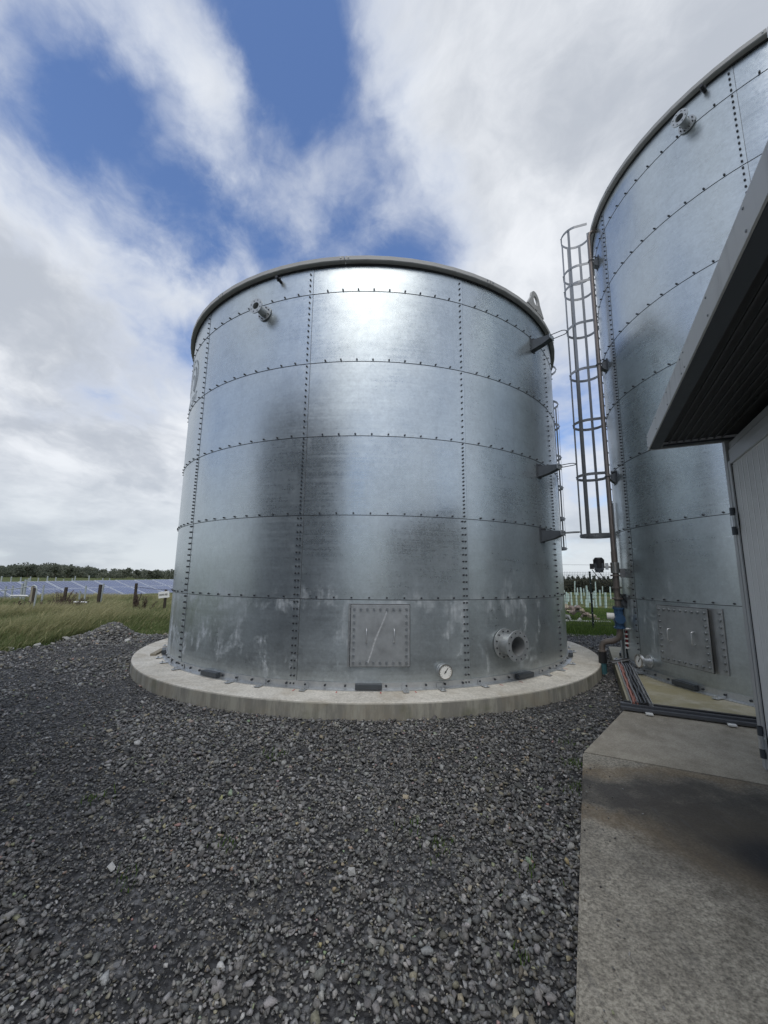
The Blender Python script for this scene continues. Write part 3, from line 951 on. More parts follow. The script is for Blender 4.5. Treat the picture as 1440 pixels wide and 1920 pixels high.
def pipe_bracket(T, root, az, z, loop=True, length=0.36):
    P, n_, t_, u_ = frame_at(T, az, z)
    mb = MB()
    w0, w1, wf = 0.13, 0.035, 0.11
    th = 0.006
    for s in (-1, 1):       # two side plates, tapering
        c = t_ * (s * wf / 2)
        pts = [P + c + u_ * w0 * 0.55, P + c + n_ * length + u_ * w1, P + c + n_ * length - u_ * w1, P + c + n_ * (length * 0.55) - u_ * w0 * 0.7, P + c - u_ * w0]
        V = [q - t_ * th / 2 for q in pts] + [q + t_ * th / 2 for q in pts]
        k = len(pts)
        mb.add(V, [tuple(range(k)), tuple(range(k, 2 * k))[::-1]] + [(i, k + i, k + (i + 1) % k, (i + 1) % k) for i in range(k)])
    # bottom plate folded along the taper
    e = [P - u_ * w0, P + n_ * (length * 0.55) - u_ * w0 * 0.7, P + n_ * length - u_ * w1]
    mb.bar(e, t_, th, wf + 0.012)
    mb.box(P + n_ * 0.004 - u_ * 0.02, (0.008, wf + 0.07, 0.26), n_, t_, u_)
    o = mb.build('pipe_bracket', 'bracket_steel', root)
    mb = MB().box(P + n_ * (length + 0.004), (0.008, 0.19, 0.085), n_, t_, u_)
    mb.build('end_plate', 'galvanised_part', o)
    if loop:
        rl = 0.075
        c = P + n_ * (length + 0.20)
        pts = [P + n_ * (length - 0.02) + t_ * rl]
        pts += [c + (t_ * math.cos(a) + n_ * math.sin(a)) * rl for a in [math.pi * i / 12 for i in range(13)]]
        pts += [P + n_ * (length - 0.02) - t_ * rl]
        MB().tube(pts, 0.0075, 8).build('clamp_loop', 'dark_steel', o)
    bb = MB()
    bolt(bb, P + n_ * 0.008 + u_ * 0.085 + t_ * 0.03, n_, 0.02, 0.045)
    bolt(bb, P + n_ * 0.008 + u_ * 0.085 - t_ * 0.03, n_, 0.02, 0.045)
    tag(bb.build('bolts', 'bolt_dark', o), kind='stuff')
for (x, y, dz_) in ((992, 648, 0), (1010, 882, 0), (1020, 1002, 0)):
    a = -45.2
    q = polar(T1['R'], R_(a))
    P = Vector((T1['X'] + q.x, T1['Y'] + q.y, 0))
    pipe_bracket(T1, tank1, a, z_at(x, y, P))

# lifting lug on the rim of tank 1
a = R_(-44.0)
zt = T1['rings'] * PH + T1['top']
n_, t_ = polar(1, a), polar(1, a + math.pi / 2)
c = polar(T1['R'] + 0.06, a, zt + 0.31)
lug = MB().ring(c - n_ * 0.02, c + n_ * 0.02, 0.185, 0.095, 28)
q = polar(T1['R'] + 0.06, a, zt + 0.10)
for sg_ in (-1, 1):
    pts = [q + t_ * (sg_ * 0.36), q + t_ * (sg_ * 0.05), q + t_ * (sg_ * 0.05) + Vector((0, 0, 0.10)), q + t_ * (sg_ * 0.184) + Vector((0, 0, 0.22))]
    V = [v - n_ * 0.019 for v in pts] + [v + n_ * 0.019 for v in pts]
    lug.add(V, [(0, 1, 2, 3), (7, 6, 5, 4), (0, 4, 5, 1), (1, 5, 6, 2), (2, 6, 7, 3), (3, 7, 4, 0)])
lug.build('lifting_eye', 'rim_grey', tank1)

# faded emblem on the left-hand panel of tank 1
em = MB()
Rm = T1['R'] + 0.0135
def mark(pts, wd):
    """flat mark on the shell; pts are (arc metres, height)"""
    ac = R_(-146.5)
    P = [polar(Rm, ac + q[0] / T1['R'], q[1] - T1['Z']) for q in pts]
    em.bar(P, lambda i: (P[min(i + 1, len(P) - 1)] - P[max(i - 1, 0)]).cross(polar(1, ac + pts[i][0] / T1['R'])), 0.0016, wd)
for rr, zz, wd in ((0.42, 5.62, 0.035), (0.31, 5.58, 0.05), (0.19, 5.52, 0.04)):
    mark([(rr * math.cos(t), zz + rr * 0.95 * math.sin(t)) for t in [R_(-58 + 276 * i / 26) for i in range(27)]], wd)
xx = -0.50
for strokes in ([[(0, 0), (0, .16)], [(0, .16), (.10, .12), (0, .07)]], [[(0, 0), (.05, .16), (.10, 0)]], [[(0, .16), (0, 0)], [(0, 0), (.09, 0)]],
                [[(0, 0), (0, .16)]], [[(.10, .14), (.02, .14), (.02, .08), (.1, .07), (.09, 0), (0, .01)]], [[(0, 0), (0, .16)], [(.09, 0), (.09, .16)], [(0, .08), (.09, .08)]],
                [[(0, .16), (.1, .16)], [(.05, .16), (.05, 0)]]):
    for s in strokes:
        mark([(xx + q[0], 5.06 + q[1]) for q in s], 0.026)
    xx += 0.145
em.build('faded_emblem', 'mark_grey', tank1)

# ------------------------------------------------------------------ caged ladders
def ladder(T, az, zlo, zhi, hoops, cage_lo, cage_hi, label, so=0.17, depth=0.72):
    n_, t_ = polar(1, R_(az)), polar(1, R_(az) + math.pi / 2)
    base = Vector((T['X'], T['Y'], 0)) + n_ * (T['R'] + so)
    root = empty('cage_ladder', (base.x, base.y, 0), 0, label, 'ladder', 'caged access ladders')
    U = Vector((0, 0, 1))
    for s in (-1, 1):
        MB().box(t_ * (s * 0.21) + U * ((zlo + zhi) / 2), (0.06, 0.012, zhi - zlo), n_, t_).build('stile', 'ladder_grey', root)
    z = zlo + 0.12
    rung = None
    while z < zhi - 0.1:
        if rung is None:
            rung = MB().cyl(t_ * -0.206, t_ * 0.206, 0.013, 8).mesh('rung')
            rung.materials.append(M['ladder_grey'])
        o = bpy.data.objects.new('rung', rung)
        COL.objects.link(o); o.parent = root; o.location = (0, 0, z)
        z += 0.29
    rad = 0.36
    cpt = n_ * (depth - rad)
    def arc(i, n=18):
        a = R_(-105 + 210 * i / n)
        return cpt + (n_ * math.cos(a) + t_ * math.sin(a)) * rad
    hp = None
    for z in hoops:
        pts = [t_ * -0.22] + [arc(i) for i in range(19)] + [t_ * 0.22]
        if hp is None:
            hp = MB().bar(pts, U, 0.008, 0.065).mesh('hoop')
            hp.materials.append(M['ladder_grey'])
        o = bpy.data.objects.new('hoop', hp)
        COL.objects.link(o); o.parent = root; o.location = (0, 0, z)
    for i in (2, 6, 9, 12, 16):
        q = arc(i)
        rd = (q - cpt).normalized()
        tg = U.cross(rd)
        MB().box(q - rd * 0.008 + U * ((cage_lo + cage_hi) / 2), (0.007, 0.06, cage_hi - cage_lo), rd, tg).build('cage_strap', 'ladder_grey', root)
        bb = MB()
        for z in hoops:
            bolt(bb, q + rd * 0.004 + U * z, rd, 0.012, 0.02)
        tag(bb.build('bolts', 'bolt_zinc', root), kind='stuff')
    z = zlo + 0.5
    while z < zhi - 1.0:
        for s in (-1, 1):
            MB().box(t_ * (s * 0.21) - n_ * (so / 2) + U * z, (so, 0.03, 0.03), n_, t_).build('stand_off', 'ladder_grey', root)
        z += 1.9
    return root
LAD2 = 133.0
ladder(T2, LAD2, 1.6, 10.3, (2.7, 4.1, 5.4, 6.7, 7.9, 9.0, 9.45, 10.55), 2.68, 10.57, 'caged ladder up the left side of the tall tank')
ladder(T1, 8.8, 2.3, 7.9, (2.5, 3.3, 4.15, 4.75, 5.0, 5.9, 6.55, 7.6), 2.48, 6.57, 'caged ladder just peeping out behind the right edge of the central tank')

# ------------------------------------------------------------------ riser pipe beside tank 2
PAZ = 164.0
n_, t_ = polar(1, R_(PAZ)), polar(1, R_(PAZ) + math.pi / 2)
pb_ = Vector((T2['X'], T2['Y'], 0)) + n_ * (T2['R'] + 0.15)
U = Vector((0, 0, 1))
rp = empty('riser_pipe', (pb_.x, pb_.y, 0), 0, 'brown steel riser pipe with motor and blue valve up the tall tank', 'pipe')
zel = z_at(1160, 1203, pb_)
ztp = z_at(1113, 432, pb_)
lef = (-D2 * 0.8 + D1 * 0.25).normalized()
pts = [U * (ztp - 0.35), U * (zel + 0.30)]
MB().tube([-n_ * 0.20 + U * (ztp - 0.02), -n_ * 0.08 + U * (ztp + 0.0), -n_ * 0.02 + U * (ztp - 0.04), U * (ztp - 0.12), U * (ztp - 0.4), U * 6, U * 4, U * 2.2], 0.037, 12).build('riser', 'brown_pipe', rp)
MB().tube([U * 2.22, U * (zel + 0.16), U * (zel + 0.06) + lef * 0.03, U * zel + lef * 0.12, U * (zel - 0.015) + lef * 0.22, U * (zel - 0.05) + lef * 0.29, U * (zel - 0.13) + lef * 0.32, U * 0.42 + lef * 0.32], 0.052, 12).build('lower_pipe', 'brown_pipe', rp)
MB().cyl(lef * 0.32 + U * 0.43, lef * 0.32 + U * 0.40, 0.075, 14).build('flange', 'brown_pipe', rp)
MB().cyl(lef * 0.32 + U * 0.40, lef * 0.32 + U * 0.20, 0.070, 14).build('coupling', 'black_plastic', rp)
MB().cyl(lef * 0.32 + U * 0.20, lef * 0.32 - U * 0.05, 0.058, 14).build('pipe_foot', 'teal_pipe', rp)
for yy, mat in ((1079, 'brown_pipe'), (1102, 'brown_pipe'), (1122, 'brown_pipe'), (1138, 'dark_steel')):
    zz = z_at(1159, yy, pb_)
    MB().cyl(U * (zz - 0.014), U * (zz + 0.014), 0.085, 16).build('flange', mat, rp)
# valve
zv = z_at(1161, 1158, pb_)
vb_ = MB().cyl(U * (zv - 0.16), U * (zv + 0.15), 0.075, 16).cyl(U * (zv - 0.02) - t_ * 0.12, U * (zv - 0.02) + t_ * 0.10, 0.085, 16)
vb_.cyl(U * (zv - 0.16), U * (zv - 0.19), 0.095, 16).cyl(U * (zv + 0.15), U * (zv + 0.18), 0.095, 16)
vv = vb_.build('valve', 'valve_blue', rp)
lv = -D2
MB().cyl(lv * 0.07 + U * (zv + 0.02), lv * 0.19 + U * (zv + 0.02), 0.058, 16).build('valve_cap', 'white_plastic', vv)
MB().cyl(D2 * 0.05 + U * (zv - 0.19), D2 * 0.16 + U * (zv - 0.19), 0.018, 8).build('drain_tap', 'white_plastic', vv)
# motor
zm = z_at(1137, 1060, pb_)
mo = lv * 0.26 + U * zm
mot = MB().cyl(mo + U * -0.05, mo + U * 0.12, 0.082, 20).cyl(mo + U * 0.12, mo + U * 0.145, 0.082, 20, 0.06)
for i in range(16):
    a = 2 * math.pi * i / 16
    e = Vector((math.cos(a), math.sin(a), 0))
    mot.box(mo + e * 0.084 + U * 0.035, (0.02, 0.006, 0.15), e, U.cross(e))
mot = mot.build('motor', 'black_plastic', rp)
MB().cyl(mo - U * 0.05, mo - U * 0.13, 0.07, 16).box(mo - U * 0.03, (0.16, 0.14, 0.13), lv, lv.cross(U), bev=0.015).build('gearbox', 'dark_steel', mot)
MB().box(mo + lv * 0.12 - U * 0.02, (0.07, 0.10, 0.10), lv, lv.cross(U), bev=0.008).build('terminal_box', 'black_plastic', mot)
MB().cyl(mo - lv * 0.05 - U * 0.02, mo - lv * 0.20 - U * 0.02, 0.03, 12).box(mo - lv * 0.13 - U * 0.02, (0.05, 0.09, 0.12), lv, lv.cross(U)).build('drive_stub', 'galvanised_part', mot)
MB().cyl(U * (zm - 0.14), U * (zm + 0.05), 0.075, 16).build('pipe_clamp', 'stainless', rp)
MB().box(D2 * 0.13 + U * (zm - 0.14), (0.11, 0.07, 0.16), D2, D1, bev=0.006).build('junction_box', 'cable_grey', rp)
def sag(a, b, drop, n=12):
    a, b = Vector(a), Vector(b)
    return [a.lerp(b, i / n) - U * (drop * 4 * (i / n) * (1 - i / n)) for i in range(n + 1)]
MB().tube(sag(mo + lv * 0.12 - U * 0.08, U * (zm - 0.42) - lv * 0.02 - t_ * 0.06, 0.08), 0.007, 6).build('cable', 'black_plastic', rp)
MB().tube(sag(mo - U * 0.13, U * (zm - 0.36) - t_ * 0.06, 0.05), 0.006, 6).build('cable', 'black_plastic', rp)
MB().tube(sag(D2 * 0.16 + U * (zm - 0.22), D2 * 0.20 + U * (zm - 0.75), 0.0) + [D2 * 0.12 + U * (zm - 0.62), D2 * 0.05 + U * (zm - 0.52)], 0.012, 6).build('cable', 'black_plastic', rp)
for yy in (487, 682, 893, 1125):
    xx = 1112 + (yy - 432) * 0.0715
    zz = z_at(xx, yy, pb_)
    pipe_bracket(T2, tank2, PAZ - 1.2, zz, loop=False, length=0.10)
    MB().tube([U * zz + (n_ * math.cos(a) + t_ * math.sin(a)) * 0.052 for a in [2 * math.pi * i / 16 for i in range(16)]], 0.008, 6, closed=True).build('pipe_clamp', 'dark_steel', rp)

# post carrying cables between the pipe and the tank
cp = Vector((T2['X'], T2['Y'], 0)) + polar(T2['R'] + 0.06, R_(158))
cpo = empty('cable_post', (cp.x, cp.y, P2Z), 0, 'grey channel post clipped to the tall tank beside the riser pipe', 'post')
MB().box((0, 0, 1.5), (0.045, 0.05, 3.0)).build('channel', 'galvanised_part', cpo)
for k, (dx_, mat) in enumerate(((0.05, 'black_plastic'), (0.075, 'black_plastic'), (0.095, 'cable_grey'))):
    e = D2
    MB().tube([e * dx_ * 0.6 + U * 1.2, e * dx_ + U * 0.8, e * (dx_ + 0.01) - D1 * 0.05 + U * 0.35, e * dx_ - D1 * (0.15 + 0.05 * k) + U * 0.10, e * (dx_ - 0.3) - D1 * (0.25 + 0.04 * k) + U * 0.03], 0.016, 8).build('cable', mat, cpo)

# red hose coil hung by the cable post
hc = at_z(1171, 1208, 0.62)
hq = Vector((pb_.x, pb_.y, 0)) + D2 * 0.16 + D1 * 0.18
hcz = z_at(1172, 1196, hq)
hose = empty('hose_coil', (hq.x, hq.y, hcz), 0, 'red hose coil with white ties hanging at the foot of the tall tank', 'hose')
cpts = []
for i in range(73):
    a = 2 * math.pi * i / 18
    cpts.append((D2 * (0.055 * math.cos(a)) + U * (0.20 * math.sin(a)) + D1 * (0.03 * (i / 72.0 * 4 - 2))))
MB().tube(cpts, 0.017, 8).build('hose', 'red_plastic', hose)
for j in range(5):
    MB().box(-D2 * 0.06 + U * (0.16 - 0.08 * j) - D1 * 0.06, (0.06, 0.12, 0.022), D2, D1).build('tie', 'white_plastic', hose)

# white stub pipe by the round plinth
sp_ = at_z(1128, 1252, 0)
st_ = empty('stub_pipe', (sp_.x, sp_.y, 0), 0, 'short white capped stub pipe beside the round plinth', 'pipe')
MB().tube([(0, 0, -0.05), (0, 0, 0.07), (0.02, -0.01, 0.12), (0.07, -0.02, 0.13)], 0.05, 12).build('pipe_body', 'black_plastic', st_)
MB().cyl((-0.02, 0.0, 0.10), (-0.06, -0.02, 0.14), 0.055, 14).build('cap', 'white_plastic', st_)

# ------------------------------------------------------------------ cable trays on the pad edge
tr = loc2(u0, s0, P2Z)
tray = empty('cable_tray', tr, 0, 'wire cable tray with red and black cables along the pad edge', 'cable tray')
L_ = (s1 - s0) * 0.60
def tl(u, s, z):
    return D2 * u + D1 * s + U * z
for u in (0.03, 0.25):
    MB().box(tl(u, L_ / 2, 0.03), (0.006, L_, 0.05), D2, D1).build('side_rail', 'galvanised_bright', tray)
for u, r, mat, seed in ((0.06, 0.016, 'cable_orange', 1), (0.09, 0.013, 'cable_orange', 2), (0.115, 0.014, 'black_plastic', 3), (0.145, 0.020, 'black_plastic', 4), (0.185, 0.022, 'black_plastic', 5), (0.222, 0.018, 'cable_grey', 6), (0.10, 0.012, 'cable_grey', 7)):
    rr = random.Random(seed)
    zb = 0.02 + r + (0.03 if seed == 7 else 0)
    MB().tube([tl(u + rr.uniform(-.009, .009), L_ * i / 14, zb + rr.uniform(0, .008)) for i in range(15)], r, 8).build('cable', mat, tray)
i = 0
while i * 0.11 < L_:
    MB().box(tl(0.14, i * 0.11 + 0.02, 0.013), (0.22, 0.008, 0.006), D2, D1).build('cross_wire', 'galvanised_bright', tray)
    i += 1
trunk_o = loc2(uf - 0.02, sf - 0.015, RZ)
tk = empty('trunking', trunk_o, 0, 'dark trunking and ducts laid along the front edge of the yellow pad', 'trunking')
for u, s, w_, h_, mat in ((1.6, -0.030, 0.050, 0.035, 'duct_grey'), (1.6, 0.045, 0.075, 0.060, 'duct_grey')):
    MB().box(tl(u, s, h_ / 2 + 0.012), (3.25, w_, h_), D2, D1, bev=0.006).build('duct', mat, tk)
MB().tube([tl(0.02, 0.10, 0.075), tl(0.1, 0.07, 0.08), tl(1.5, 0.05, 0.083), tl(3.1, 0.05, 0.083)], 0.013, 8).build('cable', 'black_plastic', tk)
for u in (0.26, 1.02, 1.8):
    MB().box(tl(u, -0.08, 0.010), (0.075, 0.075, 0.016), D2, D1, bev=0.003).build('packer', 'white_plastic', tk)

# ------------------------------------------------------------------ equipment building on the right
WZ = SL_Z
wc = at_z(1437, 1432, 0.1)
bld = empty('equipment_building', (wc.x, wc.y, 0), -AX, 'grey clad equipment building with door and overhanging canopy roof, at the right edge', 'building')
# local: x = into the building, y = along the wall (0 at the far corner), z up
HZ = 3.09
MB().box((1.55, -2.55, (HZ + WZ) / 2), (3.0, 5.0, HZ - WZ - 0.004)).build('wall', 'clad_grey', bld)
# corner post, frame, lintel
MB().box((0.015, -0.035, (HZ + WZ) / 2), (0.085, 0.082, HZ - WZ - 0.012), bev=0.004).build('corner_post', 'clad_trim', bld)
dr = empty('door', (0, 0, 0))
bpy.data.objects.remove(dr)
zt_ = 2.86
frame_ = MB().box((0.012, -0.118, (zt_ + 0.09) / 2), (0.075, 0.060, zt_ - 0.09), bev=0.003)
frame_.box((0.012, -1.25, (zt_ + 0.09) / 2), (0.075, 0.060, zt_ - 0.09), bev=0.003)
frame_.box((0.012, -0.684, zt_ + 0.002), (0.075, 1.06, 0.075), bev=0.003)
MB().box((0.02, -0.68, zt_ + 0.085), (0.06, 1.18, 0.065), bev=0.003).build('lintel', 'clad_trim', bld)
MB().box((0.025, -0.68, zt_ + 0.16), (0.05, 1.18, 0.06), bev=0.003).build('lintel', 'clad_trim', bld)
door = MB().box((0.020, -0.684, (zt_ - 0.035 + 0.11) / 2), (0.05, 1.066, zt_ - 0.035 - 0.11), bev=0.003).build('door', 'clad_grey', bld)
frame_.build('door_frame', 'clad_trim', door)
rbs = MB()
y = -0.165
i = 0
while y > -1.2:
    rbs.box((-0.0065, y, (zt_ + 0.07) / 2), (0.004 if i % 6 else 0.009, 0.010, zt_ - 0.17))
    y -= 0.021
    i += 1
tag(rbs.build('ribs', 'clad_grey', door), kind='stuff')
MB().box((0.0, -0.1505, (zt_ + 0.09) / 2), (0.03, 0.006, zt_ - 0.12)).build('seal', 'seal_black', door)
for hz in (2.27, 0.31):
    hg = MB().cyl((-0.045, -0.118, hz - 0.13), (-0.045, -0.118, hz + 0.13), 0.017, 12).cyl((-0.045, -0.118, hz - 0.13), (-0.045, -0.118, hz - 0.055), 0.021, 12).cyl((-0.045, -0.118, hz + 0.055), (-0.045, -0.118, hz + 0.13), 0.021, 12)
    hg = hg.build('hinge', 'dark_steel', door)
    MB().cyl((-0.045, -0.118, hz - 0.053), (-0.045, -0.118, hz + 0.053), 0.023, 12).build('barrel', 'galvanised_bright', hg)
    pt_ = MB().box((-0.030, -0.152, hz), (0.006, 0.055, 0.15))
    for s in (-1, 1):
        bolt(pt_, (-0.033, -0.160, hz + s * 0.04), (-1, 0, 0), 0.009, 0.006)
    pt_.build('hinge_plate', 'galvanised_part', hg)
MB().box((-0.015, -0.62, 1.15), (0.03, 0.03, 0.2)).build('door_handle', 'black_plastic', door)
# downpipe at the far corner
MB().cyl((0.012, 0.028, 0.16), (0.012, 0.028, 1.9), 0.034, 14).build('downpipe', 'clad_trim', bld)
# canopy
tip = at_z(1216, 845, HZ)
tl_ = bld.matrix_world
v_ = Vector((tip.x - wc.x, tip.y - wc.y, 0))
tx, ty = v_.dot(D2), v_.dot(D1)
FH = 0.165
can = MB().box(((tx + 3.2) / 2 + 0.02, (ty - 5.3) / 2 - 0.02, HZ + FH / 2 + 0.03), (3.2 - tx - 0.04, 5.3 + ty - 0.04, FH - 0.06))
can = can.build('canopy_roof', 'soffit_dark', bld)
fz = HZ + FH / 2 + 0.0
yy0 = ty + 0.006
while yy0 > -5.3:
    yy1 = max(yy0 - 1.86, -5.3)
    fa = MB().box((tx, (yy0 + yy1) / 2, fz), (0.012, yy0 - yy1 - 0.003, FH), bev=0.003).build('fascia', 'fascia_grey', can)
    fx = MB()
    for q_ in (yy0 - 0.05, yy0 - 0.65, yy0 - 1.25, yy1 + 0.05):
        for z_ in (fz - FH * 0.32, fz + FH * 0.32):
            bolt(fx, (tx - 0.006, q_, z_), (-1, 0, 0), 0.007, 0.005)
    tag(fx.build('screws', 'bolt_zinc', fa), kind='stuff')
    yy0 = yy1
MB().box((tx + 0.055, (ty - 5.3) / 2 - 0.012, HZ + 0.006), (0.095, 5.3 + ty - 0.04, 0.011)).build('fascia_return', 'dark_steel', can)
MB().box(((tx + 3.2) / 2 + 0.01, ty, fz - 0.03), (3.2 - tx - 0.02, 0.012, FH - 0.06), bev=0.003).build('end_fascia', 'clad_trim', can)
MB().box(((tx + 3.2) / 2 + 0.06, ty - 0.04, HZ + 0.02), (3.2 - tx - 0.14, 0.06, 0.018)).build('end_return', 'dark_steel', can)
x = tx + 0.17
while x < -0.03:
    MB().box((x, (ty - 5.3) / 2 - 0.02, HZ + 0.024), (0.014, 5.2 + ty - 0.1, 0.012)).build('soffit_rib', 'soffit_dark', can)
    x += 0.062

# ------------------------------------------------------------------ gravel stones
tpl = []
for k in range(10):
    rr = random.Random(100 + k)
    bm = bmesh.new()
    for i in range(13):
        v = Vector((rr.gauss(0, 1), rr.gauss(0, 1), rr.gauss(0, 1))).normalized()
        v *= rr.uniform(0.82, 1.1)
        bm.verts.new((v.x * rr.uniform(0.9, 1.15), v.y * 0.78, v.z * 0.58))
    res_ = bmesh.ops.convex_hull(bm, input=list(bm.verts))
    bmesh.ops.delete(bm, geom=[g for g in set(res_['geom_interior'] + res_['geom_unused']) if isinstance(g, bmesh.types.BMVert)], context='VERTS')
    bmesh.ops.triangulate(bm, faces=list(bm.faces))
    bm.verts.index_update()
    tpl.append((np.array([v.co[:] for v in bm.verts]), np.array([[v.index for v in f.verts] for f in bm.faces])))
    bm.free()

def in_poly(x, y, poly):
    inside = np.zeros(len(x), bool)
    n = len(poly)
    for i in range(n):
        x1, y1 = poly[i]; x2, y2 = poly[(i + 1) % n]
        c = ((y1 > y) != (y2 > y)) & (x < (x2 - x1) * (y - y1) / (y2 - y1 + 1e-12) + x1)
        inside ^= c
    return inside
def vnoise(x, y, sc, seed):
    r = np.random.default_rng(seed)
    g = r.random((64, 64))
    fx, fy = x * sc + 31.3, y * sc + 17.7
    ix, iy = np.floor(fx).astype(int), np.floor(fy).astype(int)
    ux, uy = fx - ix, fy - iy
    ux, uy = ux * ux * (3 - 2 * ux), uy * uy * (3 - 2 * uy)
    G = lambda a, b: g[a % 64, b % 64]
    return (G(ix, iy) * (1 - ux) + G(ix + 1, iy) * ux) * (1 - uy) + (G(ix, iy + 1) * (1 - ux) + G(ix + 1, iy + 1) * ux) * uy
def stones_mesh(name, P, S, C, seed):
    """P positions, S radius, C colours -> one mesh"""
    r = np.random.default_rng(seed)
    n = len(P)
    which = r.integers(0, len(tpl), n)
    Vs, Fs, Cs, base = [], [], [], 0
    for k, (tv, tf) in enumerate(tpl):
        idx = np.where(which == k)[0]
        if len(idx) == 0:
            continue
        q = len(idx)
        yaw = r.random(q) * 2 * np.pi
        tx_, ty_ = r.normal(0, 0.38, q), r.normal(0, 0.38, q)
        cz, sz = np.cos(yaw), np.sin(yaw)
        cx, sx = np.cos(tx_), np.sin(tx_)
        cy, sy = np.cos(ty_), np.sin(ty_)
        v = tv[None] * (S[idx][:, None, None]) * np.stack([r.uniform(0.8, 1.3, q), r.uniform(0.75, 1.15, q), r.uniform(0.7, 1.1, q)], -1)[:, None, :]
        x, y, z = v[..., 0], v[..., 1], v[..., 2]
        y, z = y * cx[:, None] - z * sx[:, None], y * sx[:, None] + z * cx[:, None]
        x, z = x * cy[:, None] + z * sy[:, None], -x * sy[:, None] + z * cy[:, None]
        x, y = x * cz[:, None] - y * sz[:, None], x * sz[:, None] + y * cz[:, None]
        v = np.stack([x, y, z], -1) + P[idx][:, None, :]
        m_ = tv.shape[0]
        Vs.append(v.reshape(-1, 3))
        Fs.append((tf[None] + (np.arange(q) * m_)[:, None, None] + base).reshape(-1, 3))
        Cs.append(np.repeat(C[idx], m_, 0))
        base += q * m_
    V, F, CC = np.concatenate(Vs), np.concatenate(Fs), np.concatenate(Cs)
    me = bpy.data.meshes.new(name)
    me.vertices.add(len(V)); me.vertices.foreach_set('co', V.ravel().astype(np.float32))
    me.loops.add(len(F) * 3); me.loops.foreach_set('vertex_index', F.ravel().astype(np.int32))
    me.polygons.add(len(F)); me.polygons.foreach_set('loop_start', np.arange(0, len(F) * 3, 3, dtype=np.int32))
    me.update(calc_edges=True)
    ca = me.color_attributes.new('stone_color', 'FLOAT_COLOR', 'POINT')
    ca.data.foreach_set('color', np.concatenate([CC, np.ones((len(CC), 1))], 1).ravel().astype(np.float32))
    me.materials.append(M['gravel_stone'])
    return me
def stone_colours(n, r, lightness=1.0):
    g = r.lognormal(math.log(0.148), 0.42, n).clip(0.05, 0.34) * lightness
    C = np.stack([g * r.uniform(0.97, 1.06, n), g * 1.0, g * r.uniform(0.91, 1.0, n)], -1)
    u = r.random(n)
    tan = u < 0.028
    C[tan] = np.stack([r.uniform(.22, .36, tan.sum()), r.uniform(.20, .31, tan.sum()), r.uniform(.15, .22, tan.sum())], -1)
    wh = (u > 0.045) & (u < 0.068)
    C[wh] = r.uniform(0.26, 0.46, (wh.sum(), 1)) * np.array([1, .99, .95])
    ol = (u > 0.09) & (u < 0.14)
    C[ol] *= np.array([1.15, 1.08, 0.85])
    return C
SLABPOLY = [loc2(uj, -9, 0)[:2], loc2(4.5, -9, 0)[:2], loc2(4.5, sf, 0)[:2], (B0[0], B0[1]), (A0[0], A0[1])]
def allowed(x, y, rad):
    ok = in_poly(x, y, YARD)
    for T in (T1, T3):
        ok &= np.hypot(x - T['X'], y - T['Y']) > T['pad'] + rad * 0.55
    ok &= ~in_poly(x, y, padpoly) & ~in_poly(x, y, SLABPOLY)
    return ok
allP, allS, allC = [], [], []
for (lim0, lim1, dens, smul) in ((0.0, 3.6, 2900, 1.0), (3.6, 6.0, 1900, 1.12), (6.0, 9.0, 1000, 1.3), (9.0, 12.0, 560, 1.6), (12.0, 17.0, 260, 2.0)):
    area = (2 * lim1) * (lim1 + 0.5)
    n = int(area * dens)
    x = RNG.uniform(-lim1, lim1, n); y = RNG.uniform(-0.3, lim1, n)
    d = np.hypot(x, y)
    keep = (d >= lim0) & (d < lim1) & (np.abs(np.arctan2(x, np.maximum(y, 0.01))) < R_(51)) & (y > 0.9)
    x, y = x[keep], y[keep]
    n = len(x)
    fines = vnoise(x, y, 0.9, 5) * 0.6 + vnoise(x, y, 2.3, 6) * 0.4
    S = RNG.lognormal(math.log(0.0117), 0.40, n).clip(0.005, 0.036) * smul
    S = S * np.where(fines > 0.60, 0.72, 1.0) * (0.85 + 0.35 * vnoise(x, y, 0.5, 9))
    ok = allowed(x, y, S)
    # dark muddy fines along the slab
    x, y, S, fines = x[ok], y[ok], S[ok], fines[ok]
    n = len(x)
    light = 0.90 + 0.28 * vnoise(x, y, 0.45, 11) - np.where(fines > 0.60, 0.12, 0.0)
    C = stone_colours(n, RNG) * light[:, None]
    z = -0.012 + S * 0.25 + RNG.random(n) * 0.016 * smul
    allP.append(np.stack([x, y, z], -1)); allS.append(S); allC.append(C)
P, S, C = np.concatenate(allP), np.concatenate(allS), np.concatenate(allC)
# a scatter of larger pieces
nb_ = 240
x = RNG.uniform(-7, 3, nb_); y = RNG.uniform(1.5, 10, nb_)
Sb = RNG.uniform(0.022, 0.042, nb_)
ok = allowed(x, y, Sb)
Cb = stone_colours(nb_, RNG, 1.35)
P = np.concatenate([P, np.stack([x, y, np.full(nb_, 0.004)], -1)[ok]]); S = np.concatenate([S, Sb[ok]]); C = np.concatenate([C, Cb[ok]])
# chips kicked up onto the slab edge
ns_ = 70
us = uj + 0.02 + np.abs(RNG.normal(0, 0.16, ns_)); ss = RNG.uniform(1.4, 4.4, ns_)
q_ = np.outer(us, np.array(D2)) + np.outer(ss, np.array(D1))
Ss = RNG.uniform(0.004, 0.011, ns_)
q_[:, 2] = SL_Z + Ss * 0.45
P = np.concatenate([P, q_]); S = np.concatenate([S, Ss]); C = np.concatenate([C, stone_colours(ns_, RNG)])
print('stones', len(P))
go = link('gravel', stones_mesh('gravel', P, S, C, 3))
tag(go, 'loose dark grey crushed gravel covering the yard', 'gravel', kind='stuff')

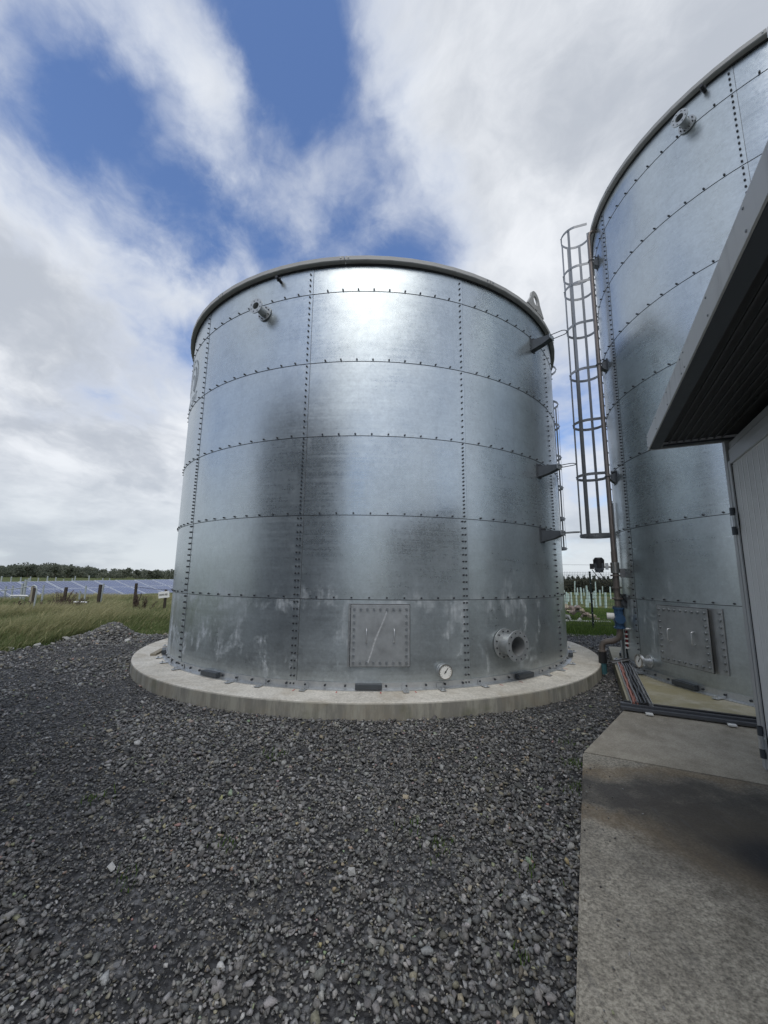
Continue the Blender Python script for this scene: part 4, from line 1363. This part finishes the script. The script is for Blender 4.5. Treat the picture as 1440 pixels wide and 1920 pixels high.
# gravel heap at the grass edge
hp_ = at_z(192, 1203, 0)
hp_ = Vector((hp_.x - 0.15, hp_.y + 0.55, 0))
heap = empty('gravel_heap', (hp_.x, hp_.y, 0), R_(10), 'low heap of dark gravel at the edge of the long grass', 'gravel heap')
def heap_h(x, y):
    return 0.40 * np.exp(-((x - 0.05) / 0.42) ** 2 - (y / 0.5) ** 2) + 0.12 * np.exp(-((x + 0.55) / 0.45) ** 2 - (y / 0.5) ** 2) + 0.04 * np.exp(-((x - 1.1) / 0.7) ** 2 - (y / 0.6) ** 2)
g = 26
xs, ys = np.meshgrid(np.linspace(-2.2, 2.2, g), np.linspace(-1.7, 1.7, g))
zs = heap_h(xs, ys) - 0.04
mb = MB().add(np.stack([xs, ys, zs], -1).reshape(-1, 3).tolist(), [(j * g + i, j * g + i + 1, (j + 1) * g + i + 1, (j + 1) * g + i) for j in range(g - 1) for i in range(g - 1)], True)
mb.build('mound', 'gravel_bed', heap)
n = 3200
x = RNG.normal(0, 0.48, n).clip(-1.3, 1.3); y = RNG.normal(0, 0.42, n).clip(-1.1, 1.1)
S = RNG.lognormal(math.log(0.028), 0.4, n).clip(0.012, 0.085)
hs = link('stones', stones_mesh('heap_stones', np.stack([x, y, heap_h(x, y) - 0.035 + S * 0.3], -1), S, stone_colours(n, RNG, 1.0), 4), heap)
tag(hs, kind='stuff')

# single rocks along the edge
def rock(name, px_, py_, r, mat, label, seed, group=None, lift=0.0):
    q = at_z(px_, py_, 0)
    tv, tf = tpl[seed % len(tpl)]
    rr = random.Random(seed)
    mb = MB().add([(v[0] * r, v[1] * r, v[2] * r) for v in tv], [tuple(int(i) for i in f) for f in tf])
    o = mb.build(name, mat)
    o.location = (q.x, q.y, r * 0.35 + lift)
    o.rotation_euler = (rr.uniform(-.2, .2), rr.uniform(-.2, .2), rr.uniform(0, 6))
    return tag(o, label, 'rock', group)
rock('rock', 88, 1201, 0.10, 'stone_cream', 'cream rock at the grass edge, left of the gravel heap', 3)
rock('rock', 123, 1200, 0.11, 'stone_pale', 'white rock right beside the left foot of the gravel heap', 5)
rock('rock', 70, 1211, 0.09, 'stone_pale', 'grey rock lying just in front of the cream rock', 6)
rock('rock', 20, 1218, 0.07, 'stone_pale', 'small pale rock on the gravel near the left edge', 7)
rock('rock', 240, 1203, 0.10, 'stone_pale', 'pale rock at the right foot of the gravel heap', 8)
rock('rock', 761, 1498, 0.036, 'stone_cream', 'single tan stone lying on the gravel in front of the central tank', 9, lift=0.004)
rock('rock', 660, 1640, 0.034, 'stone_pale', 'pale rounded stone on the foreground gravel', 2, lift=0.004)
rock('rock', 208, 1630, 0.032, 'stone_pale', 'flat pale stone on the gravel at lower left', 4, lift=0.004)

# ------------------------------------------------------------------ grass and foliage
def blades_mesh(name, P, H, W, lean, tint, seed, mat, segs=2, wind=(0.35, -0.05)):
    r = np.random.default_rng(seed)
    n = len(P)
    yaw = r.random(n) * 2 * np.pi
    wx, wy = np.cos(yaw) * W / 2, np.sin(yaw) * W / 2
    lx = wind[0] * H * lean + r.normal(0, 0.26, n) * H
    ly = wind[1] * H * lean + r.normal(0, 0.24, n) * H
    k = 2 * segs + 1
    V = np.zeros((n, k, 3)); T_ = np.zeros((n, k))
    for s in range(segs):
        t_ = s / segs
        c = np.stack([P[:, 0] + lx * t_ ** 1.8, P[:, 1] + ly * t_ ** 1.8, P[:, 2] + H * t_], -1)
        o = np.stack([wx, wy, np.zeros(n)], -1) * (1 - 0.45 * t_)
        V[:, 2 * s] = c - o; V[:, 2 * s + 1] = c + o
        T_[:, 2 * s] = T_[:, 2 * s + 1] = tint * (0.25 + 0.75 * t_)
    V[:, k - 1] = np.stack([P[:, 0] + lx, P[:, 1] + ly, P[:, 2] + H * 0.97], -1)
    T_[:, k - 1] = tint
    F = []
    for s in range(segs - 1):
        F += [(2 * s, 2 * s + 1, 2 * s + 3), (2 * s, 2 * s + 3, 2 * s + 2)]
    F += [(2 * segs - 2, 2 * segs - 1, 2 * segs)]
    F = np.array(F)
    F = (F[None] + (np.arange(n) * k)[:, None, None]).reshape(-1, 3)
    return tri_mesh(name, V.reshape(-1, 3), F, T_.reshape(-1), mat)
def tri_mesh(name, V, F, T_, mat):
    me = bpy.data.meshes.new(name)
    me.vertices.add(len(V)); me.vertices.foreach_set('co', V.ravel().astype(np.float32))
    me.loops.add(len(F) * 3); me.loops.foreach_set('vertex_index', F.ravel().astype(np.int32))
    me.polygons.add(len(F)); me.polygons.foreach_set('loop_start', np.arange(0, len(F) * 3, 3, dtype=np.int32))
    me.update(calc_edges=True)
    at_ = me.attributes.new('tint', 'FLOAT', 'POINT')
    at_.data.foreach_set('value', T_.astype(np.float32))
    me.materials.append(M[mat])
    return me
# long grass bank on the left
n = 230000
x = RNG.uniform(-26, -3.0, n); y = RNG.uniform(8.0, 25, n)
edge_y = np.interp(x, [-26, -16, -9.6, -8.3, -8.0, -7.3, -6.3, -4.8, -3.4], [4, 4.0, 7.5, 9.3, 10.75, 11.9, 12.1, 12.9, 14.2])
dist = y - edge_y
keep = (dist > 0.0) & (x / y > -1.12) & (x < -0.36 * y) & (RNG.random(n) < np.where(y < 17, 1.0, 0.75))
keep &= ~((np.abs(x - hp_.x) < 1.0) & (y < hp_.y + 0.35))
x, y, dist = x[keep], y[keep], dist[keep]
tall = vnoise(x, y, 0.55, 21) * 0.6 + vnoise(x, y, 1.7, 22) * 0.4
Hh = (0.10 + 0.42 * np.clip(dist / 3.5, 0, 1)) * (0.55 + 0.9 * tall) * RNG.uniform(0.6, 1.2, len(x))
tint = np.clip((tall - 0.44) * 1.9 + 0.36 * np.clip((dist - 1.2) / 3, 0, 1) + RNG.normal(0, 0.16, len(x)), 0, 1)
tint = np.where(RNG.random(len(x)) < 0.10 + 0.16 * (dist > 2.2), 1.0, tint * 0.85)
Wd = RNG.uniform(0.012, 0.026, len(x)) * (1 + (y - 9) * 0.05)
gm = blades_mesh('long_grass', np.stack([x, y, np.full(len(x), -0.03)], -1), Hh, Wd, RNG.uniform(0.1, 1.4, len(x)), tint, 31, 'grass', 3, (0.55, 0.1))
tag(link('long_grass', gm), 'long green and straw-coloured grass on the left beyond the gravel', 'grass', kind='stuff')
# rough grass on the right beyond the gravel, under the mesh fence
n = 60000
x = RNG.uniform(4.0, 16, n); y = RNG.uniform(12.6, 24, n)
keep = (x / y > 0.36) & (x / y < 0.68)
keep &= (y > 12.9 + 0.25 * np.sin(x * 3))
x, y = x[keep], y[keep]
tall = vnoise(x, y, 0.8, 41)
Hh = (0.05 + 0.22 * tall * np.clip((y - 12.6) / 1.2, 0.2, 1)) * RNG.uniform(0.6, 1.3, len(x))
gm = blades_mesh('rough_grass', np.stack([x, y, np.full(len(x), -0.03)], -1), Hh, RNG.uniform(0.012, 0.028, len(x)), RNG.uniform(0.3, 1, len(x)), np.clip(tall * 0.7 + RNG.normal(0, 0.2, len(x)), 0, 1), 33, 'grass_short', 2)
tag(link('rough_grass', gm), 'short rough green grass around the green mesh fence', 'grass', kind='stuff')
# sparse weeds pushing through the gravel
wp = []
for (px_, py_, r, k) in ((515, 1418, .16, 40), (421, 1586, .10, 22), (1076, 1436, .13, 75), (1082, 1480, .12, 45), (822, 1592, .12, 30), (770, 1548, .12, 22), (180, 1498, .13, 30), (230, 1660, .10, 24), (975, 1800, .06, 10), (1000, 1640, .1, 12), (1060, 1395, .1, 20)):
    q = at_z(px_, py_, 0)
    for i in range(k):
        wp.append((q.x + random.gauss(0, r * .5), q.y + random.gauss(0, r * .5), 0.004))
wp = np.array(wp)
gm = blades_mesh('weeds', wp, RNG.uniform(0.02, 0.055, len(wp)), RNG.uniform(0.004, 0.009, len(wp)), RNG.uniform(0, 1, len(wp)), RNG.random(len(wp)) * 0.6, 35, 'grass_short', 2, (0.2, 0.2))
tag(link('weeds', gm), 'sparse tiny green weeds pushing up through the gravel', 'weeds', kind='stuff')

def leaf_cloud(centers, radii, cnt, size, seed, flat=1.0):
    """leaf-sized triangles in clumps; returns V, F, tint"""
    r = np.random.default_rng(seed)
    cs, rs = np.array(centers), np.array(radii)
    wgt = rs ** 2; wgt = wgt / wgt.sum()
    idx = r.choice(len(cs), cnt, p=wgt)
    d = r.normal(size=(cnt, 3)); d /= np.linalg.norm(d, axis=1)[:, None]
    rad = rs[idx] * r.uniform(0.35, 1.05, cnt) ** 0.6
    P = cs[idx] + d * rad[:, None] * np.array([1, 1, flat])
    a = r.normal(size=(cnt, 3)); a /= np.linalg.norm(a, axis=1)[:, None]
    b = np.cross(a, r.normal(size=(cnt, 3))); b /= np.linalg.norm(b, axis=1)[:, None]
    s = size * r.uniform(0.5, 1.4, cnt)[:, None]
    V = np.stack([P - a * s * .6, P + a * s * .6, P + b * s, ], 1).reshape(-1, 3)
    F = np.arange(cnt * 3).reshape(-1, 3)
    T_ = np.repeat(np.clip(r.random(len(cs))[idx] * 0.6 + r.random(cnt) * 0.4, 0, 1), 3)
    return V, F, T_

# far woodland on the left: one mass
cs, rs = [], []
for i in range(330):
    px_ = random.uniform(-260, 420)
    Y = random.uniform(165, 230)
    q = at_y(px_, 1075, Y)
    h = 3.4 + 1.6 * math.sin(px_ * 0.021) * random.random() + random.uniform(-0.6, 1.3) + (Y - 165) * 0.016
    if px_ > 150: h *= max(0.62, 1 - (px_ - 150) * 0.0016)
    cs.append((q.x, Y, h * 0.62)); rs.append(h * 0.55)
    cs.append((q.x + random.uniform(-2, 2), Y - 3, h * 0.28)); rs.append(h * 0.42)
V, F, T_ = leaf_cloud(cs, rs, 80000, 0.62, 51, 0.85)
tag(link('distant_woodland', tri_mesh('distant_woodland', V, F, T_, 'leaf_far_hazy')), 'low far-off band of woodland on the left horizon', 'woodland', kind='stuff')

def tree(name, base, height, crown_r, label, seed, mat='leaf_far_hazy', cnt=900, leaf=0.45, group=None, cone=False):
    rr = random.Random(seed)
    root = empty(name, base, 0, label, 'tree', group)
    tb = MB()
    th = height * (0.55 if not cone else 0.9)
    tb.tube([(0, 0, -0.2), (rr.uniform(-.1, .1), 0, th * 0.5), (rr.uniform(-.2, .2), 0, th)], height * 0.022, 7)
    lim = []
    for i in range(5):
        a = rr.uniform(0, 6.28); z0 = th * rr.uniform(0.45, 0.95)
        e = Vector((math.cos(a) * crown_r * 0.6, math.sin(a) * crown_r * 0.6, z0 + height * 0.2))
        tb.tube([(0, 0, z0), e * 0.5 + Vector((0, 0, z0 * 0.5)), e], height * 0.009, 5)
        lim.append(e)
    tb.build('trunk', 'bark', root)
    c_, r_ = [], []
    if cone:
        for i in range(9):
            t_ = i / 8
            c_.append((0, 0, height * (0.18 + 0.78 * t_))); r_.append(crown_r * (1.05 - 0.85 * t_))
    else:
        for i in range(9):
            a = rr.uniform(0, 6.28); q = crown_r * rr.uniform(0.1, 0.75)
            c_.append((math.cos(a) * q, math.sin(a) * q, height * rr.uniform(0.5, 0.9))); r_.append(crown_r * rr.uniform(0.28, 0.5))
    V, F, T_ = leaf_cloud(c_, r_, cnt, leaf, seed + 5, 0.9)
    link('crown', tri_mesh('crown', V, F, T_, mat), root)
    return root
for i, (px_, top, lab) in enumerate(((52, 1059, 'ragged tree standing highest above the far left woodland'), (102, 1060, 'open-crowned tall tree rising from the far woodland, second from the left'),
                                     (128, 1063, 'bushy tree rising from the far woodland just right of the open-crowned one'), (238, 1066, 'rounded dark tree rising from the far woodland, above the fence post by the sign'),
                                     (256, 1069, 'small tree beside the rounded dark one on the far woodland'), (284, 1071, 'low flat-topped tree at the right end of the far woodland'))):
    Y = 160
    q = at_y(px_, 1075, Y)
    h = at_y(px_, top, Y).z
    tree('woodland_tree', (q.x, Y, 0), h, h * 0.42, lab, 60 + i, cnt=700, leaf=0.5, group='trees standing out of the far woodland')
# hedge and conifers on the right
cs, rs = [], []
for i in range(150):
    px_ = random.uniform(1020, 1230)
    Y = random.uniform(55, 64)
    q = at_y(px_, 1086, Y)
    h = random.uniform(1.1, 1.9)
    cs.append((q.x, Y, h * 0.5)); rs.append(h * 0.55)
V, F, T_ = leaf_cloud(cs, rs, 30000, 0.20, 71, 0.9)
tag(link('hedge', tri_mesh('hedge', V, F, T_, 'leaf_hedge')), 'dark bramble hedge across the field behind the tree guards', 'hedge', kind='stuff')
cx_ = [(1056, 1080), (1066, 1079), (1074, 1080), (1084, 1079), (1095, 1079), (1104, 1082), (1114, 1080), (1124, 1081), (1133, 1080), (1141, 1079), (1151, 1081), (1161, 1080), (1046, 1080), (1170, 1080)]
names_ = ['first', 'second', 'third', 'fourth', 'fifth', 'sixth', 'seventh', 'eighth', 'ninth', 'tenth', 'eleventh', 'twelfth', 'thirteenth', 'fourteenth']
for i, (px_, top) in enumerate(sorted(cx_)):
    Y = 78
    q = at_y(px_, 1086, Y)
    h = at_y(px_, top, Y).z
    tree('conifer', (q.x, Y, 0), h, 0.75, f'narrow dark conifer, {names_[i]} from the left in the far row between the tanks', 80 + i, 'leaf_conifer', 420, 0.28, 'row of narrow conifers between the two tanks', cone=True)

# ------------------------------------------------------------------ right: mesh fence, tree guards, rubble
fp = at_z(1113, 1182, 0)
fdir = Vector((math.cos(R_(-3)), math.sin(R_(-3)), 0))
fz_top = z_at(1105, 1073, fp)
fence = empty('mesh_fence', (fp.x, fp.y, 0), 0, 'green welded mesh fence with dark post between the tanks', 'fence')
for dxp in (-2.5, 0.0, 2.5):
    q = fdir * dxp
    po = MB().box(q + U * (fz_top / 2), (0.06, 0.045, fz_top + 0.06), fdir, U.cross(fdir), bev=0.004).build('post', 'fence_green', fence)
    bb = MB()
    for j in range(6):
        bolt(bb, q + Vector((0, -0.024, 0.25 + j * 0.33)), (0, -1, 0), 0.012, 0.012)
    tag(bb.build('clips', 'white_plastic', po), kind='stuff')
def nth(i):
    return ['first', 'second', 'third', 'fourth', 'fifth', 'sixth', 'seventh', 'eighth', 'ninth', 'tenth', 'eleventh', 'twelfth', 'thirteenth', 'fourteenth', 'fifteenth', 'sixteenth', 'seventeenth', 'eighteenth', 'nineteenth', 'twentieth', 'twenty-first', 'twenty-second', 'twenty-third', 'twenty-fourth', 'twenty-fifth', 'twenty-sixth'][i]
wr = MB()
xw = -3.2
while xw < 3.2:
    wr.bar([fdir * xw + U * 0.05 + Vector((0, .04, 0)), fdir * xw + U * (fz_top + 0.02) + Vector((0, .04, 0))], (1, 0, 0), 0.005, 0.005)
    xw += 0.055
zz = 0.06
while zz < fz_top + 0.02:
    wr.bar([fdir * -3.2 + U * zz + Vector((0, .035, 0)), fdir * 3.2 + U * zz + Vector((0, .035, 0))], (0, 0, 1), 0.005, 0.006)
    zz += 0.11 if zz < fz_top - 0.3 else 0.055
tag(wr.build('mesh_wires', 'fence_green', fence), kind='stuff')

guards = [(50, 460, 790), (78, 560, 770), (108, 590, 780), (133, 610, 740), (187, 595, 800), (238, 420, 630), (265, 600, 800), (282, 525, 640), (333, 520, 740), (350, 530, 775), (382, 535, 650),
          (433, 490, 760), (446, 560, 850), (427, 710, 850), (532, 720, 830), (572, 430, 640), (582, 575, 860), (640, 560, 700), (642, 655, 810), (732, 600, 870), (806, 500, 700), (980, 560, 660), (475, 590, 760), (680, 500, 620), (160, 620, 720), (530, 600, 690)]
for i, (a, b, c_) in enumerate(sorted(guards)):
    px_, ty_, by_ = 1050 + a / 8.47, 1040 + b / 8.47, 1040 + c_ / 8.47
    q = at_z(px_, by_, 0)
    ht = z_at(px_, ty_, q)
    g_ = empty('tree_guard', (q.x, q.y, 0), 0, f'pale green tree guard tube behind the mesh fence, {nth(i)} from the left', 'tree guard', 'pale tree guards in the field')
    g_.rotation_euler = (random.uniform(-.04, .04), random.uniform(-.05, .05), random.uniform(0, 3))
    MB().ring((0, 0, -0.05), (0, 0, ht), 0.058, 0.054, 12).build('tube', 'guard_green', g_)
    MB().box((0.075, 0, ht * 0.45), (0.028, 0.028, ht * 0.9 + 0.1)).build('stake', 'wood_pale', g_)
rb = at_z(1080, 1166, 0)
rub = empty('rubble_heap', (rb.x, rb.y, 0), 0, 'heap of brownish rubble beyond the mesh fence beside the central tank', 'rubble')
for i in range(46):
    tv, tf = tpl[i % len(tpl)]
    r = random.uniform(0.10, 0.22)
    o = MB().add([(v[0] * r, v[1] * r, v[2] * r) for v in tv], [tuple(int(k) for k in f) for f in tf]).build('stone', random.choice(['stone_rubble', 'stone_rubble', 'stone_pale', 'stone_cream']), rub)
    xx, yy = random.gauss(0, 0.75), random.gauss(0.3, 0.4)
    o.location = (xx, yy, max(0.05, 0.55 * math.exp(-(xx / 0.8) ** 2 - ((yy - .3) / .6) ** 2) + random.uniform(-.05, .06)))
    o.rotation_euler = (random.random(), random.random(), random.random() * 6)
q = at_z(1088, 1168, 0)
tag(MB().box((q.x - 0.1, q.y - 0.5, 0.12), (2.0, 0.07, 0.05), (0.99, -0.1, 0), (0.1, 0.99, 0)).build('white_batten', 'white_plastic'), 'white batten lying in front of the rubble beyond the mesh fence', 'batten')
q0, q1 = at_y(1020, 1058.5, 42), at_y(1200, 1060, 42)
tag(MB().tube([q0 + (q1 - q0) * (i / 10) for i in range(11)], 0.014, 5).build('overhead_wire', 'cable_grey'), 'thin overhead wire crossing the sky above the mesh fence', 'wire')

# ------------------------------------------------------------------ left: solar array, posts, sign, pipes
RD = Vector((0.45, 0.893, 0)).normalized()
DS = Vector((0.893, -0.45, 0)).normalized()
tilt = R_(13.0)
dsl = DS * math.cos(tilt) - U * math.sin(tilt)
nsl = RD.cross(dsl).normalized()
if nsl.z < 0: nsl = -nsl
top0 = at_y(60, 1090.5, 26.5)
arr = empty('solar_array', (top0.x, top0.y, 0), 0, 'long tilted row of blue solar panels behind the grass on the left', 'solar array')
pm = MB().box((0, 0, 0), (1.44, 1.94, 0.035), RD, dsl, nsl).mesh('solar_panel')
pm.materials.append(M['panel_frame'])
gm_ = MB().box(nsl * 0.0185, (1.33, 1.83, 0.004), RD, dsl, nsl).mesh('panel_glass')
gm_.materials.append(M['solar_glass'])
gl = MB()
for k in range(1, 6):
    gl.box(nsl * 0.0212 + RD * (-0.685 + 1.37 * k / 6), (0.012, 1.87, 0.001), RD, dsl, nsl)
gl = gl.mesh('cell_line'); gl.materials.append(M['panel_frame'])
for i in range(-7, 15):
    for j in range(2):
        rise = U * (top0.z + 0.020 * i)
        c_ = RD * (i * 1.47) + dsl * (0.99 + j * 1.98) + rise
        o = bpy.data.objects.new('solar_panel', pm); COL.objects.link(o); o.parent = arr; o.location = c_
        o2 = bpy.data.objects.new('panel_glass', gm_); COL.objects.link(o2); o2.parent = o
        o3 = bpy.data.objects.new('cell_lines', gl); COL.objects.link(o3); o3.parent = o
    if i % 3 == 0:
        for j, s in ((0, 0.4), (1, 3.2)):
            zq = (RD * (i * 1.47) + dsl * s + U * (top0.z + 0.02 * i))
            MB().box((zq.x, zq.y, (zq.z - 0.05) / 2 - 0.02), (0.08, 0.08, zq.z)).build('support_post', 'post_galv', arr)
# pile posts of unfinished rows behind it
for i, (px_, ty_, by_) in enumerate(((2, 1080, 1092), (20, 1081, 1092), (38, 1082, 1093), (53, 1084, 1092), (56, 1081, 1092), (71, 1083, 1092), (88, 1080, 1092), (104, 1082, 1092), (119, 1086, 1092), (135, 1084, 1092), (140, 1080, 1092), (166, 1079, 1092), (192, 1084, 1092), (205, 1084, 1092), (218, 1087, 1092), (249, 1088, 1092), (273, 1086, 1092))):
    Y = 52 + (i * 37 % 11)
    q = at_y(px_, by_, Y)
    ht = at_y(px_, ty_, Y).z
    tag(MB().box((q.x, Y, ht / 2 - 0.2), (0.12, 0.10, ht + 0.4)).build('pile_post', 'post_galv'), f'pale bare pile post behind the solar panels, {nth(i)} from the left', 'post', 'bare pile posts behind the solar panels')
def post(px_, ty_, by_, zb, wpx, mat, name, label, lean=0.0, cat='post', dist=None):
    q = at_z(px_, by_, 0) if dist is None else at_y(px_, by_, dist)
    ht = z_at(px_, ty_, q)
    wd = 0.7 * wpx / FPX * q.length
    d = Vector((math.sin(lean), 0, math.cos(lean)))
    e = Vector((math.cos(lean), 0, -math.sin(lean)))
    o = MB().box(d * (ht / 2 - 0.1), (wd, wd, ht + 0.2), e, (0, 1, 0), d, bev=wd * 0.12).build(name, mat)
    o.location = (q.x, q.y, 0)
    return tag(o, label, cat)
post(61, 1102, 1140, 0, 5, 'wood_dark', 'fence_post', 'dark wooden fence post beside the bent pale pipe at far left', dist=19)
post(56, 1099, 1140, 0, 4, 'wood_pale', 'fence_post', 'weathered brown fence post left of the bent pale pipe', dist=19.6)
post(118, 1101, 1140, 0, 4.5, 'wood_dark', 'fence_post', 'dark fence post rising out of brown weeds, left of the solar row centre', 0.03, dist=19)
post(182, 1096, 1145, 0, 5, 'wood_dark', 'fence_post', 'dark fence post with a pale leaning stake on its right', 0.02, dist=18.5)
post(250, 1093.5, 1150, 0, 4.5, 'wood_dark', 'fence_post', 'tall dark fence post with brown weeds at its foot, left of the sign', 0.0, dist=18)
post(185, 1094, 1145, 0, 2.6, 'post_galv', 'steel_stake', 'pale steel stake leaning beside a dark fence post', 0.07, dist=18.8)
for px_, ty_, lab in ((77, 1097, 'slim pale stake just right of the bent pipe'), (157, 1098, 'slim pale stake mid-way along the solar row'), (147, 1108, 'short pale stake left of the mid-row stake'), (6, 1099, 'slim pale stake at the far left edge'), (19, 1098, 'pale stake second from the left edge'), (37, 1094, 'thicker pale post left of the wooden posts'), (42, 1087, 'tallest pale post on the left, in front of the solar panels')):
    post(px_, ty_, 1135, 0, 2.4 if px_ not in (37, 42) else 3.4, 'post_galv', 'steel_stake', lab, 0.0, dist=21)
# bent pale pipe (gate hoop)
q = at_y(64, 1130, 15.3)
hz_ = z_at(64, 1098, q)
tag(MB().tube([(q.x - 0.14, q.y, hz_ - 0.02), (q.x - 0.08, q.y, hz_), (q.x, q.y, hz_ - 0.03), (q.x + 0.03, q.y, hz_ - 0.14), (q.x + 0.0, q.y, 0)], 0.028, 8).build('bent_pipe', 'post_galv'), 'bent pale pipe hooked beside the dark wooden post at far left', 'pipe')
a_, b_ = at_y(-30, 1109, 19.4), at_y(57, 1099, 19.4)
tag(MB().tube(sag(a_, b_, 0.05), 0.022, 8).build('hand_rail', 'post_galv'), 'pale pipe rail running left from the wooden posts', 'rail')
for (xa, ya, xb, yb, lab) in ((20, 1117, 53, 1117.5, 'white pipe lying on the grass tops at far left'), (138, 1129, 163, 1129.5, 'white pipe lying in the grass below the solar row')):
    a_, b_ = at_y(xa, ya, 17.5), at_y(xb, yb, 17.5)
    tag(MB().tube([a_, (a_ + b_) / 2 + U * 0.01, b_], 0.035, 8).build('white_pipe', 'white_plastic'), lab, 'pipe')
# fence wires
pts = [at_y(px_, 1108, 18.4) for px_ in (182, 215, 250)]
tag(MB().tube(sag(at_y(252, 1099, 17.9), at_y(330, 1106, 17.9), 0.05) , 0.008, 5).build('fence_wire', 'wood_dark'), 'sagging wire from the tall dark post to beyond the sign', 'wire')
# leaning sign
sg = at_y(305, 1150, 16.8)
sign = empty('warning_sign', (sg.x, sg.y, 0), 0, 'small white sign with two dark words, leaning on a wooden post', 'sign')
zc = z_at(304, 1115, sg)
MB().box((0.03, 0.03, (zc + 0.1) / 2), (0.085, 0.06, zc + 0.32), (1, 0, 0.03), (0, 1, 0)).build('post', 'wood_dark', sign)
ca, sa = math.cos(R_(7)), math.sin(R_(7))
X_, Z_ = Vector((ca, 0, sa)), Vector((-sa, 0, ca))
cc = Vector((-0.01, -0.02, zc))
bo = MB().box(cc, (0.44, 0.014, 0.26), X_, (0, 1, 0), Z_, 0.003).build('board', 'sign_white', sign)
tx_ = MB()
for x0_, x1_ in ((-0.18, 0.02), (0.05, 0.155)):
    xk = x0_
    while xk < x1_ - 0.02:
        wl = random.uniform(0.026, 0.034)
        # blocky characters, too far away to read
        tx_.box(cc + X_ * (xk + 0.005) + Vector((0, -0.0085, 0)), (0.009, 0.002, 0.075), X_, (0, 1, 0), Z_)
        tx_.box(cc + X_ * (xk + wl * 0.55) + Z_ * random.choice((-0.03, 0.0, 0.03)) + Vector((0, -0.0085, 0)), (wl * 0.6, 0.002, 0.016), X_, (0, 1, 0), Z_)
        tx_.box(cc + X_ * (xk + wl * 0.8) + Vector((0, -0.0087, 0)), (0.008, 0.002, 0.07), X_, (0, 1, 0), Z_)
        xk += wl + 0.006
tx_.build('lettering', 'seal_black', bo)

# brown dead weeds
def weed(px_, dist, h, spread, stems, label, seed):
    rr = random.Random(seed)
    q = at_y(px_, 1130, dist)
    root = empty('dead_weed', (q.x, dist, 0), 0, label, 'weed', 'brown dead weeds in the long grass')
    mb = MB()
    cs, rs = [], []
    for i in range(stems):
        e = Vector((rr.gauss(0.1, spread), rr.gauss(0, spread * 0.6), h * rr.uniform(0.65, 1.05)))
        mb.tube([(rr.gauss(0, .06), rr.gauss(0, .06), -0.05), e * 0.5, e], 0.008, 4)
        for k in range(5):
            t_ = 0.5 + 0.5 * k / 4
            cs.append(tuple(e * t_)); rs.append(0.045)
    mb.build('stems', 'bark', root)
    V, F, T_ = leaf_cloud(cs, rs, stems * 60, 0.028, seed, 1.0)
    tag(link('seed_heads', tri_mesh('seed_heads', V, F, T_, 'weed_brown'), root), kind='stuff')
weed(113, 17.5, 0.95, 0.28, 16, 'tallest brown weed clump, around the second wooden fence post', 1)
weed(85, 16.5, 0.72, 0.35, 14, 'brown weed clump between the bent pipe and the second post', 2)
weed(131, 16.5, 0.72, 0.30, 14, 'brown weed clump just right of the second wooden post', 3)
weed(252, 16.8, 0.95, 0.10, 14, 'narrow brown weed clump at the foot of the tall dark post', 4)
weed(268, 16.6, 0.80, 0.22, 8, 'thin brown weeds between the tall dark post and the sign', 5)
weed(45, 16.0, 0.60, 0.30, 9, 'low brown weeds at far left below the wooden posts', 6)

# marks on the plinth: red setting-out paint
for k, az in enumerate((-101, -93.5, -86, -80, -63, -58, -48, -40)):
    a = R_(az)
    rr_ = T1['R'] + 0.15
    mb = MB()
    for j in range(1):
        n2_, t2_ = polar(1, a), polar(1, a + math.pi / 2)
        c_ = polar(rr_ + 0.03 * j, a + (0.012 if j else -0.008), T1['Z'] + 0.003)
        mb.box(c_, (0.07 - 0.03 * j, 0.014 + 0.05 * j, 0.001), n2_, t2_)
    o = mb.build('paint_mark', 'paint_red', pl1)
# board and offcuts left on the plinth, left
q = at_z(297, 1224, T1['Z'])
o = MB().box((q.x, q.y, T1['Z'] + 0.02), (0.10, 0.62, 0.035), (0.98, 0.2, 0), (-0.2, 0.98, 0)).build('timber_offcut', 'wood_pale')
tag(o, 'timber offcut lying on the left of the round plinth', 'timber')

print('done', len(bpy.data.objects))
